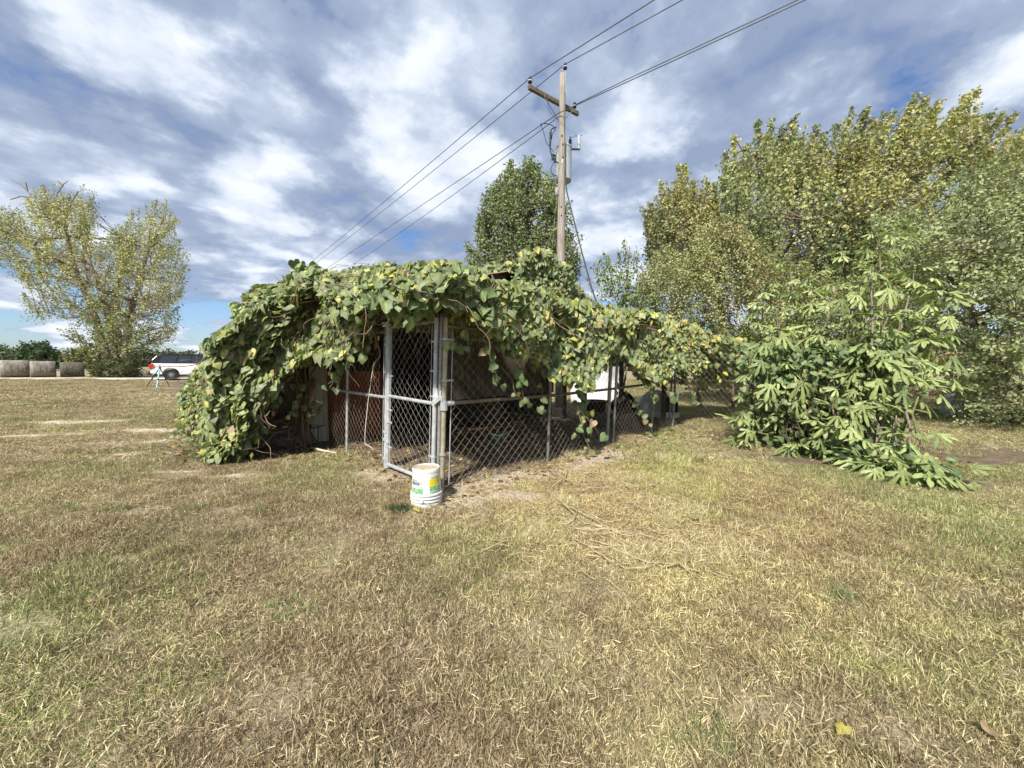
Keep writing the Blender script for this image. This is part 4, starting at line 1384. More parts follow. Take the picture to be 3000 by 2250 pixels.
# individually built leaves: the ones nearest the camera on the outside of the drapes
camp = np.array([0, 0, H])
dist = np.linalg.norm(c - camp, axis=1)
u_, w__ = to_uw(c[:, 0], c[:, 1])
outer = ((w__ < -.33) & (u_ > -.2)) | (u_ < -.42)
score = dist / sz + np.where(outer, 0, 1000)
order = np.argsort(score)
n_single = 300 - len(near_c)
pick = order[:max(n_single, 0)]
rest = np.ones(len(c), bool); rest[pick] = False
sc_ = np.concatenate([near_c, c[pick]]); sa_ = np.concatenate([near_a, a[pick]]); sn_ = np.concatenate([near_n, nn[pick]])
ss_ = np.concatenate([np.array(near_s), sz[pick]]); sz_ = np.concatenate([np.array(near_z), zn[pick]])
pal = [(.125, .175, .07), (.15, .20, .085), (.105, .15, .065), (.19, .24, .10), (.26, .30, .13), (.44, .39, .09), (.34, .36, .11), (.32, .24, .14)]
leafm = []
for i, colr in enumerate(pal):
    tv = (HV, HV2, HV3, HV4, HV5)[i % 5]
    me_ = make_mesh('leaf', tv, HF, np.array(colr)[None] * HVF[:, None], True)
    me_.materials.append(M['leaf'])
    leafm.append(me_)
sa_ = norm(sa_); sn_ = norm(sn_ - sa_ * np.sum(sn_ * sa_, 1)[:, None]); sx_ = np.cross(sa_, sn_)
rl = root_loc(vine)
cnt = min(len(sc_), 300)
for i in range(cnt):
    r_ = random.random()
    if r_ < .10 + .25 * sz_[i]:
        mi = random.choice([4, 5, 6, 3])
        if random.random() < .12: mi = 7
    else:
        mi = random.choice([0, 1, 2, 0, 1, 3])
    o = bpy.data.objects.new('leaf', leafm[mi]); COL.objects.link(o); o.parent = vine
    s = ss_[i]
    Mx = Matrix(((sx_[i][0] * s, sa_[i][0] * s, sn_[i][0] * s, sc_[i][0] - rl.x), (sx_[i][1] * s, sa_[i][1] * s, sn_[i][1] * s, sc_[i][1] - rl.y), (sx_[i][2] * s, sa_[i][2] * s, sn_[i][2] * s, sc_[i][2] - rl.z), (0, 0, 0, 1)))
    o.matrix_local = Mx
col = vine_colors(len(c), zn, 5)
for h_, tv in ((0, HV), (1, HV2), (2, HV3), (3, HV4), (4, HV5)):
    kk = rest & (np.arange(len(c)) % 5 == h_)
    V_, F_, C_ = leafcloud(c[kk], a[kk], nn[kk], sz[kk] * .93, tv, HF, col[kk], HVF)
    if h_ == 0:
        VA, FA, CA = V_, F_, C_
    else:
        VA, FA, CA = np.concatenate([VA, V_]), np.concatenate([FA, F_ + len(VA)]), np.concatenate([CA, C_])
obj('foliage', (VA, FA, CA), M['leaf'], vine, smooth=True, stuff=True)

# tangled woody stems under and through the leaves
A_, B_, R_ = [], [], []
def wander(start, d0, n_, st, r0, pull=None, jit=.35):
    q = np.array(start, float); d = np.array(d0, float); d /= np.linalg.norm(d)
    for i in range(n_):
        d = d + rs.normal(0, jit, 3)
        if pull is not None:
            d = d + np.array(pull) * .15
        d /= np.linalg.norm(d)
        q2 = q + d * st
        if q2[2] < .01: q2[2] = .01
        uq, wq = to_uw(q2[0], q2[1])
        q2[2] = min(q2[2], float(vtop(np.array(uq), np.array(wq))) + .02) if (-1 < uq < 8 and 0 < wq < 5) else min(q2[2], 2.0)
        A_.append(q); B_.append(q2); R_.append(r0 * (1 - .6 * i / n_))
        q = q2
for i in range(330):
    u0 = rs.uniform(-.5, 7.3); w0 = rs.uniform(-.3, 2.4)
    z0 = float(vtop(np.array(u0), np.array(w0))) - rs.uniform(.12, .4)
    wander(P(u0, w0, z0), (rs.normal(), rs.normal(), 0), 12, .09, rs.uniform(.003, .008), (0, 0, -.1), .32)
for i in range(150):                                      # ragged edge over the gate and along the right fence
    u0 = rs.uniform(-.3, 1.2) if i < 70 else rs.uniform(1, 7); w0 = rs.uniform(-.35, .5)
    wander(P(u0, w0, rs.uniform(1.98, 2.2)), (rs.normal(), rs.normal(), -.1), 12, .06, rs.uniform(.002, .006), (0, 0, -.1), .5)
for i in range(80):
    w0 = rs.uniform(.2, 4.2); 
    wander(P(rs.uniform(-.5, 0), w0, rs.uniform(1.9, 2.4)), (rs.normal(), rs.normal(), -.3), 13, .08, rs.uniform(.003, .008), (0, 0, -.3), .35)
for i in range(60):
    w0 = rs.uniform(2.9, 4.6); wander(P(rs.uniform(-1.5, -.7), w0, rs.uniform(.3, 1.6)), (rs.normal(), rs.normal(), -.5), 14, .08, rs.uniform(.003, .009), (0, 0, -.4), .4)
V_, F_ = segs(np.array(A_), np.array(B_), np.array(R_), None, 4)
obj('stems', (V_, F_, np.ones((len(V_), 3))), M['twig'], vine, stuff=True)
# big old vine trunks climbing from the stump to the arbor
g_list = [([(892, 1262), (885, 1210), (900, 1140), (893, 1080), (915, 1020)], 6.1, .022), ([(862, 1275), (872, 1200), (868, 1120), (885, 1030)], 6.15, .028), ([(905, 1240), (897, 1160), (910, 1100), (950, 1030)], 6.05, .016)]
for poly, Y0, r in g_list:
    pp = [at(px, py, Y0 + random.uniform(-.1, .1)) for px, py in poly]
    pp[0].z = 0
    obj('stem', G().tube(pp, [r, r * .95, r * .85, r * .8, r * .6][:len(pp)], 8), M['bark_red'], vine, smooth=True)

# brush pile at the foot of the vine
A_, B_, R_ = [], [], []
for i in range(260):
    w0 = rs.uniform(3.3, 5.8); q = P(rs.normal(-1.55, .22), w0, abs(rs.normal(.06, .08)))
    wander(q, (rs.normal(), rs.normal(), rs.normal(0, .25)), 6, .07, rs.uniform(.002, .006), (0, 0, -.15), .3)
V_, F_ = segs(np.array(A_), np.array(B_), np.array(R_), None, 3)
br = obj('brush_pile', (V_, F_, np.ones((len(V_), 3))), M['twig'], None)
tag(br, 'brown dead twigs and stalks heaped at the left foot of the vine', 'brush')
br['kind'] = 'stuff'

# pulled-up dead runners lying on the lawn
dv = thing('dead_vine', 'dry pale vine runners pulled out across the lawn right of the bucket', 'dead vine', gp(1700, 1550))
RUN = [([(1662, 1385), (1655, 1405), (1625, 1425), (1612, 1440), (1628, 1460), (1660, 1490), (1695, 1505), (1750, 1530), (1800, 1560), (1870, 1575), (1960, 1590)], .008),
       ([(1612, 1440), (1640, 1475), (1680, 1515), (1672, 1540), (1655, 1550), (1680, 1580), (1725, 1610), (1770, 1645), (1800, 1662)], .009),
       ([(1655, 1405), (1690, 1412), (1730, 1432), (1770, 1437), (1810, 1432), (1860, 1425)], .006), ([(1695, 1505), (1690, 1530), (1700, 1545), (1712, 1540)], .005),
       ([(1725, 1610), (1790, 1620), (1850, 1640), (1925, 1655), (1990, 1668), (2050, 1690)], .007), ([(1500, 1395), (1520, 1402), (1580, 1390), (1640, 1405)], .005),
       ([(1500, 1460), (1540, 1475), (1580, 1490), (1620, 1480)], .005), ([(1590, 1375), (1630, 1395), (1700, 1430)], .005), ([(1700, 1425), (1665, 1445), (1655, 1460)], .005),
       ([(1690, 1560), (1740, 1560), (1790, 1556), (1830, 1575), (1890, 1570)], .007), ([(1820, 1330), (1840, 1350), (1870, 1365)], .009), ([(1265, 1452), (1340, 1480), (1378, 1500)], .006),
       ([(1650, 1500), (1655, 1520), (1640, 1540)], .004), ([(1760, 1535), (1780, 1560), (1820, 1580)], .005), ([(1955, 1670), (1985, 1668), (2020, 1690), (2060, 1715)], .006),
       ([(1800, 1662), (1850, 1675), (1920, 1668), (1950, 1655)], .005), ([(1870, 1480), (1850, 1515), (1830, 1540)], .005), ([(1720, 1590), (1790, 1600), (1850, 1612)], .006)]
for poly, r in RUN:
    pp = []
    for (px, py) in poly:
        q = gp(px, py); q.z = float(gz(q.x, q.y)) + .035 + random.uniform(0, .025); pp.append(q)
    sm = []
    for i in range(len(pp) - 1):
        for t in (0, .5):
            sm.append(pp[i].lerp(pp[i + 1], t) + Vector((random.gauss(0, .010), random.gauss(0, .010), random.gauss(0, .006))))
    sm.append(pp[-1])
    obj('runner', G().tube(sm, [.85 * r * (1 - .5 * i / len(sm)) for i in range(len(sm))], 6), M['straw_stem'], dv, smooth=True)

# loose straw: long thin stalks
A_, B_, R_ = [], [], []
for (px, py, rad, nn_) in ((1900, 1450, 1.0, 420), (1750, 1400, .7, 260), (1700, 1540, .6, 260), (2000, 1580, .8, 240), (1380, 1470, .45, 110), (1560, 1600, .5, 90), (1850, 1290, .6, 200)):
    c_ = gp(px, py)
    for i in range(nn_):
        x_ = c_.x + rs.normal(0, rad * .5); y_ = c_.y + rs.normal(0, rad * .4)
        th = rs.uniform(0, 6.28); L = rs.uniform(.05, .20)
        wander((x_, y_, float(gz(x_, y_)) + .02 + rs.uniform(0, .03)), (math.cos(th), math.sin(th), rs.normal(0, .12)), 4, L / 4, rs.uniform(.0012, .0028), (0, 0, 0), .12)
V_, F_ = segs(np.array(A_), np.array(B_), np.array(R_), None, 3)
m, n = mat_new('loose_straw')
nz = n.noise(pos(n), 12, 2)
finish(n, n.ramp(nz, [(.35, (.36, .28, .15)), (.65, (.66, .57, .36))]), .7, .2)
so = obj('loose_straw', (V_, F_, np.ones((len(V_), 3))), m, None)
so['kind'] = 'stuff'
tag(so, 'loose yellow straw stalks strewn over the lawn', 'straw')

# strap-leaved sprouts beside the brush pile
yp = thing('strap_leaf_plant', 'few pale green strap leaves flopping over the brush at vine foot', 'plant', gp(575, 1275))
for (a_, b_, c_) in (((572, 1272), (600, 1248), (642, 1288)), ((574, 1270), (610, 1252), (632, 1292)), ((570, 1272), (590, 1250), (625, 1262)), ((568, 1272), (560, 1245), (590, 1240))):
    Yb = gp(575, 1275).y
    q0, q1, q2 = at(*a_, Yb), at(*b_, Yb - .1), at(*c_, Yb - .35)
    vs = []
    for t, wd_ in ((0, .014), (.3, .022), (.6, .022), (.85, .014), (1, .002)):
        q = (1 - t) ** 2 * q0 + 2 * t * (1 - t) * q1 + t * t * q2
        q.z = max(q.z, .03)
        vs += [q + Vector((0, .0, wd_)), q - Vector((0, 0, wd_)) + Vector((0, -.012, 0))]
    me_ = make_mesh('leaf', np.array([list(v - Vector(yp.location)) for v in vs]), [(2 * i, 2 * i + 1, 2 * i + 3, 2 * i + 2) for i in range(4)], np.tile(np.array([[.26, .33, .15]]), (10, 1)))
    link('leaf', me_, M['leaf'], yp)

# sticks on the ground
def stick(pts_px, r, lab, mt):
    pp = []
    for (px, py) in pts_px:
        q = gp(px, py); q.z = float(gz(q.x, q.y)) + r + .012; pp.append(q)
    o_ = obj('stick', G().tube(pp, [r, r * .9, r * .7][:len(pp)] if len(pp) == 3 else r, 7), mt, None, smooth=True)
    tag(o_, lab, 'stick')
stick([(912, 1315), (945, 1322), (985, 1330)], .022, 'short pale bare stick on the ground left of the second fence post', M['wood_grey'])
stick([(1600, 1560 - 190), (1615, 1385), (1640, 1402)], .008, 'dark twig lying at the edge of the gravel right of fence post', M['bark'])
stick([(2462, 1800), (2475, 1780), (2492, 1775)], .006, 'small dark upright twig end in the right-hand lawn', M['bark'])

# litter of dead leaves in and around the pen
N = 5200
u = rs.uniform(-.3, 7.5, N); w_ = rs.uniform(-.4, 4.5, N)
x = CX + (u - w_) * S2; y = CY + (u + w_) * S2
x2 = rs.normal(-3.3, .9, 500); y2 = rs.normal(5.75, .35, 500)
q_ = gp(2380, 1360); x3 = rs.uniform(2.6, 6.4, 1500); y3 = 8.9 - .72 * x3 + rs.normal(.2, .5, 1500) + .4
x = np.concatenate([x, x2, x3]); y = np.concatenate([y, y2, y3]); N = len(x)
cL = np.stack([x, y, gz(x, y) + rs.uniform(.004, .02, N)], -1)
br_ = np.array([[.26, .17, .10], [.36, .27, .17], [.18, .11, .07], [.44, .36, .24], [.30, .22, .10]])
lc = br_[rs.randint(0, 5, N)] * rs.uniform(.6, 1.2, N)[:, None]
yk = rs.rand(N) < .04; lc[yk] = [.5, .42, .10]
V_, F_, C_ = leafcloud(cL, dirs(N, [0, 0, 0], 1) * np.array([1, 1, .25]), dirs(N, [0, 0, 1], .4), rs.uniform(.02, .07, N), HV2, HF, lc)
lo = obj('leaf_litter', (V_, F_, C_), M['leaf'], None, stuff=True)
tag(lo, 'brown dead leaves littering the dirt floor of the pen and bush edge', 'leaf litter')
# single fallen leaves that show on the open ground
FL = [(1195, 1418, .065, 5, 'small yellow fallen leaf left of the bucket under the gate rail'), (1222, 1500, .075, 5, 'curled yellow leaf at the front foot of the bucket'),
      (1112, 1385, .085, 7, 'tan curled dead leaf at foot of the gate hinge post'), (1175, 1375, .075, 7, 'pale brown fallen leaf lying just inside the gate'),
      (1530, 1525, .08, 6, 'pale yellow-green crumpled leaf on the grass right of the bucket'), (2037, 1525, .07, 7, 'dark red-brown dead leaf with white tip in the right-hand lawn'),
      (2892, 2160, .05, 7, 'dark brown dead leaf near the bottom right corner of the lawn'), (1310, 1470, .06, 7, 'brown leaf lying right behind the bucket'),
      (2470, 2150, .05, 5, 'small pale leaf in lower right grass'), (1980, 1262, .06, 5, 'small yellow leaf at foot of the fence by the dog house')]
leafm2 = []
for i, (px, py, s, mi, lab) in enumerate(FL):
    q = gp(px, py); q.z = float(gz(q.x, q.y)) + .035
    o = bpy.data.objects.new('fallen_leaf', leafm[mi]); COL.objects.link(o)
    o.location = q; o.scale = (s, s, s * 1.6); o.rotation_euler = (random.uniform(-.4, .4), random.uniform(-.4, .4), random.uniform(0, 6))
    tag(o, lab, 'fallen leaf')
# ------------------------------------------------------------------ fig bush
def fig_template(seed, lobes=5):
    r = random.Random(seed)
    V_, F_ = [], []
    def addstrip(ang, L, w0, w1):
        ca, sa = math.cos(ang), math.sin(ang)
        ts = [0, .22, .45, .7, .9, 1.0]
        ws = [w0, w0 * .9, w0 * 1.05, w1, w1 * .72, w1 * .15]
        b = len(V_)
        cur = r.uniform(.05, .55); sw = r.uniform(-.10, .10)
        for t, ww in zip(ts, ws):
            along = L * t; bend = sw * t * t
            zc_ = .05 - cur * t * t * L
            for sgn, zz in ((-1, .012), (0, -.008), (1, .012)):
                x = sgn * ww / 2 + bend; y = along
                V_.append((x * ca + y * sa, -x * sa + y * ca, zc_ + zz))
        for i in range(len(ts) - 1):
            for j in range(2):
                a_ = b + i * 3 + j
                F_.append((a_, a_ + 1, a_ + 4)); F_.append((a_, a_ + 4, a_ + 3))
    if lobes == 5:
        for ang, L in ((0, 1.0), (.62, .90), (-.62, .90), (1.35, .62), (-1.35, .62)):
            addstrip(ang + r.uniform(-.06, .06), L * r.uniform(.92, 1.06), .13, .235)
    elif lobes == 7:
        for ang, L in ((0, 1.0), (.5, .92), (-.5, .92), (1.0, .75), (-1.0, .75), (1.65, .45), (-1.65, .45)):
            addstrip(ang + r.uniform(-.06, .06), L * r.uniform(.92, 1.06), .11, .19)
    else:
        for ang, L in ((0, 1.0), (.7, .85), (-.7, .85)):
            addstrip(ang, L, .17, .28)
    # heart of the blade
    b = len(V_)
    V_.append((0, .06, .03))
    K = 12
    for i in range(K):
        a_ = 2 * PI * i / K
        V_.append((math.sin(a_) * .17, .07 + math.cos(a_) * .17, .045))
    for i in range(K):
        F_.append((b, b + 1 + i, b + 1 + (i + 1) % K))
    # petiole
    b = len(V_)
    V_ += [(-.012, 0, .03), (.012, 0, .03), (.010, -.42, .10), (-.010, -.42, .10)]
    F_ += [(b, b + 1, b + 2), (b, b + 2, b + 3)]
    V_ = np.array(V_); F_ = np.array(F_)
    fac = np.ones(len(V_))
    for s0 in range(0, (lobes if lobes != 3 else 3) * 18, 3):
        fac[s0 + 1] = 1.3
    return V_, F_, fac
figT = [fig_template(i, l) for i, l in enumerate((5, 5, 7, 5, 3, 7))]
figcols = [(.21, .25, .095), (.26, .31, .12), (.16, .205, .08), (.32, .37, .155), (.22, .27, .11)]
figm = []
for i, (tv, tf, fc) in enumerate(figT):
    for j in (0, 1, 3) if i % 2 == 0 else (2, 4, 1):
        me_ = make_mesh('leaf', tv, tf, np.array(figcols[j])[None] * fc[:, None], True)
        me_.materials.append(M['figleaf']); figm.append(me_)
fig = thing('fig_bush', 'tall fig bush with pale green finger-lobed leaves on the right', 'bush', gp(2480, 1365))
FR = root_loc(fig)
basep = [gp(px, py) for px, py in ((2300, 1300), (2400, 1325), (2470, 1345), (2560, 1365), (2650, 1385), (2430, 1330), (2600, 1350))]
TIPS = [(2255, 870, 6.6), (2285, 990, 6.2), (2310, 1085, 6.0), (2235, 1130, 6.3), (2390, 830, 6.4), (2455, 870, 5.9), (2430, 985, 5.9), (2385, 1150, 5.9), (2600, 720, 6.0), (2575, 800, 5.9),
        (2560, 950, 5.5), (2600, 1010, 5.35), (2580, 1100, 5.2), (2510, 1170, 5.15), (2500, 1225, 5.1), (2700, 820, 5.9), (2785, 870, 5.6), (2770, 1030, 5.3), (2660, 1085, 5.1), (2660, 960, 5.6),
        (2720, 1150, 5.0), (2650, 1240, 4.75), (2720, 1310, 4.6), (2600, 1330, 4.7), (2640, 1390, 4.45), (2720, 1400, 4.3), (2790, 1405, 4.25), (2560, 1370, 4.8), (2370, 1330, 5.6), (2200, 1255, 6.2), (2440, 1260, 5.4),
        (2330, 950, 6.7), (2500, 760, 6.6), (2660, 700, 6.3), (2340, 800, 6.8), (2290, 1180, 6.2), (2350, 1230, 5.9), (2520, 900, 6.2), (2400, 920, 6.3), (2640, 900, 6.0), (2560, 860, 6.3), (2460, 1060, 5.7), (2720, 950, 5.7), (2350, 1040, 6.2), (2600, 780, 6.4), (2300, 920, 6.5)]
stems_A = []
allc, alla, alln, alls = [], [], [], []
for ti, (px, py, Y0) in enumerate(TIPS):
    px -= 25
    tip = at(px, py, Y0)
    b = min(basep, key=lambda q: (q - tip).length + random.random() * .6)
    q1 = b.lerp(tip, .35); q1.z = max(q1.z, .1) + (tip.z * .08)
    mid = b.lerp(tip, .7); mid.z += .03
    top = tip + Vector((0, 0, .10))
    pp = [b, q1 + Vector((random.gauss(0, .05), random.gauss(0, .05), 0)), mid + Vector((random.gauss(0, .04), random.gauss(0, .04), 0)), tip, top]
    sm = []
    for i in range(4):
        sm += [pp[i], pp[i].lerp(pp[i + 1], .5)]
    sm.append(pp[-1])
    obj('stem', G().tube(sm, [.020 - .0017 * i for i in range(len(sm))], 6), M['stem_green'] if ti % 3 else M['bark'], fig, smooth=True)
    nl = 14 if tip.z > 1.0 else 11
    for j in range(nl):
        az = 2 * PI * (j * .382 + random.random() * .08) + ti
        hgt = random.uniform(-.60, .10) if j > 2 else random.uniform(.02, .12)
        el = random.uniform(-.1, .45) if hgt > 0 else random.uniform(-.45, .15)
        d = Vector((math.cos(az), math.sin(az), 0))
        s = random.uniform(.13, .255) * (1.05 if tip.z < 2 else .92)
        # petiole carries the blade away from the stem; blade then droops
        cpos = tip + Vector((0, 0, hgt)) + d * random.uniform(.10, .22) + Vector((0, 0, .05 + .08 * el))
        if cpos.z < .06: cpos.z = .06 + random.random() * .1
        drop = random.uniform(.2, 1.1) if hgt <= 0 else random.uniform(-.6, .4)
        ax = d + Vector((random.gauss(0, .2), random.gauss(0, .2) - .25, -drop))
        nrm_ = Vector((0, -.35, 1)) + d * (.5 * drop) + Vector((random.gauss(0, .25), random.gauss(0, .25), 0))
        allc.append(cpos); alla.append(ax); alln.append(nrm_); alls.append(s)
# the large leaves that face the camera
FACE = [(2345, 1120, 5.55, .30, 0), (2255, 1130, 5.75, .26, -.4), (2600, 850, 5.5, .27, 0), (2460, 880, 5.6, .22, .1), (2575, 1030, 5.15, .26, .1), (2570, 1115, 5.0, .30, .25), (2525, 1190, 4.9, .26, 0), (2500, 1235, 4.9, .25, -.1),
        (2780, 930, 5.3, .20, 0), (2785, 1050, 5.1, .32, .6), (2240, 1010, 5.9, .25, .5), (2290, 985, 5.7, .28, .6), (2620, 970, 5.3, .27, .5), (2625, 1075, 4.9, .26, .3), (2490, 1255, 4.75, .22, -.2), (2640, 1150, 4.9, .24, .4),
        (2420, 900, 5.9, .2, -.3), (2700, 1340, 4.3, .25, .5), (2640, 1380, 4.2, .24, -.1), (2760, 1410, 4.05, .25, .8), (2560, 1395, 4.4, .2, -.2), (2230, 1060, 5.9, .22, -.6), (2330, 1180, 5.6, .2, 0), (2190, 1260, 5.9, .2, -.3), (2640, 1020, 5.2, .24, .7), (2440, 1000, 5.6, .18, 0), (2700, 1060, 5.0, .24, .9), (2400, 1290, 5.2, .18, .2)]
faces_ = []
for (px, py, Y0, s, tw) in FACE:
    cpos = at(px, py, Y0)
    if cpos.z < .12: cpos.z = .12
    faces_.append((cpos, Vector((math.sin(tw), -.35, -math.cos(tw) * .85)), Vector((-.1, -.75, .75)), s))
order = sorted(range(len(allc)), key=lambda i: allc[i].y / alls[i])
singles = faces_ + [(allc[i], alla[i], alln[i], alls[i]) for i in order[:300 - len(faces_)]]
rest_ = order[300 - len(faces_):]
for i, (cpos, ax, nr_, s) in enumerate(singles):
    ax = ax.normalized(); nr_ = (nr_ - ax * nr_.dot(ax)).normalized(); sx = ax.cross(nr_)
    o = bpy.data.objects.new('leaf', figm[i % len(figm)]); COL.objects.link(o); o.parent = fig
    Mx = Matrix(((sx.x * s, ax.x * s, nr_.x * s, cpos.x - FR.x), (sx.y * s, ax.y * s, nr_.y * s, cpos.y - FR.y), (sx.z * s, ax.z * s, nr_.z * s, cpos.z - FR.z), (0, 0, 0, 1)))
    o.matrix_local = Mx
if rest_:
    cc_ = np.array([list(allc[i]) for i in rest_]); aa_ = np.array([list(alla[i]) for i in rest_]); nn_ = np.array([list(alln[i]) for i in rest_]); ss_ = np.array([alls[i] for i in rest_])
    V_, F_, C_ = leafcloud(cc_, aa_, nn_, ss_, figT[0][0], figT[0][1], np.array(figcols)[rs.randint(0, 5, len(cc_))], figT[0][2])
    obj('foliage', (V_, F_, C_), M['figleaf'], fig, smooth=True, stuff=True)

# grape vine creeping through the lower half of the fig
cv2 = thing('grape_vine', 'small round-leaved vine tangled through the lower fig bush', 'vine', gp(2400, 1340))
N = 2600
C0, C1 = at(2230, 1150, 6.2), at(2640, 1180, 5.3)
t = rs.rand(N)
cx = C0.x + (C1.x - C0.x) * t + rs.normal(0, .12, N); cy = C0.y + (C1.y - C0.y) * t + rs.normal(.12, .22, N)
cz = np.clip(.12 + 1.6 * rs.rand(N) ** 1.0 + .25 * (value_noise(t * 4, t * 0, 2, 91) - .5), .04, 2)
cc_ = np.stack([cx, cy, cz], -1)
N2 = 260
lx = rs.uniform(0, 1, N2); q0, q1 = gp(2350, 1330), gp(2800, 1430)
lo_ = np.stack([q0.x + (q1.x - q0.x) * lx + rs.normal(0, .1, N2), q0.y + (q1.y - q0.y) * lx + rs.normal(.08, .12, N2), np.abs(rs.normal(.12, .1, N2))], -1)
cc_ = np.concatenate([cc_, lo_]); N = len(cc_)
gr_ = np.array([[.12, .17, .07], [.155, .21, .09], [.19, .25, .11], [.10, .14, .06]])
V_, F_, C_ = leafcloud(cc_, dirs(N, [0, -.4, -.8], .4), dirs(N, [-.1, -.8, .5], .4), rs.uniform(.06, .105, N), HV, HF, gr_[rs.randint(0, 4, N)], HVF)
obj('foliage', (V_, F_, C_), M['leaf'], cv2, smooth=True, stuff=True)
A_, B_, R_ = [], [], []
for i in range(70):
    t_ = rs.rand(); wander((C0.x + (C1.x - C0.x) * t_, C0.y + (C1.y - C0.y) * t_ + rs.normal(0, .15), rs.uniform(0, .3)), (rs.normal(0, .4), rs.normal(0, .4), 1), 11, .12, rs.uniform(.003, .009), (0, 0, .3), .3)
V_, F_ = segs(np.array(A_), np.array(B_), np.array(R_), None, 4)
obj('stems', (V_, F_, np.ones((len(V_), 3))), M['bark_red'], cv2, stuff=True)

# ------------------------------------------------------------------ trees
DV = np.array([[0, 0, 0], [.34, .45, .05], [0, 1, -.06], [-.34, .45, .05]])
DF = np.array([[0, 1, 2], [0, 2, 3]])
MV = np.array([[0, 0, 0], [.18, .25, .02], [.55, .42, -.03], [.24, .55, .02], [0, 1, -.08], [-.24, .55, .02], [-.55, .42, -.03], [-.18, .25, .02]])
MF = np.array([[0, 1, 3], [1, 2, 3], [0, 3, 4], [0, 4, 5], [0, 5, 7], [5, 6, 7]])

def inpoly(px, py, poly):
    ins = np.zeros(len(px), bool)
    n = len(poly); j = n - 1
    for i in range(n):
        xi, yi = poly[i]; xj, yj = poly[j]
        cnd = ((yi > py) != (yj > py)) & (px < (xj - xi) * (py - yi) / (yj - yi + 1e-9) + xi)
        ins ^= cnd; j = i
    return ins
def edgedist(px, py, poly):
    d = np.full(len(px), 1e9)
    n = len(poly)
    for i in range(n):
        a_ = np.array(poly[i], float); b_ = np.array(poly[(i + 1) % n], float)
        ab = b_ - a_; t = np.clip(((px - a_[0]) * ab[0] + (py - a_[1]) * ab[1]) / (ab @ ab), 0, 1)
        d = np.minimum(d, np.hypot(px - a_[0] - t * ab[0], py - a_[1] - t * ab[1]))
    return d
def at_np(px, py, Y):
    x = (px - 1500.) / F; v = (py - 1125.) / F
    dy = cp - v * sp_; dz = -sp_ - v * cp
    t = Y / dy
    return np.stack([x * t, Y, H + dz * t], -1)

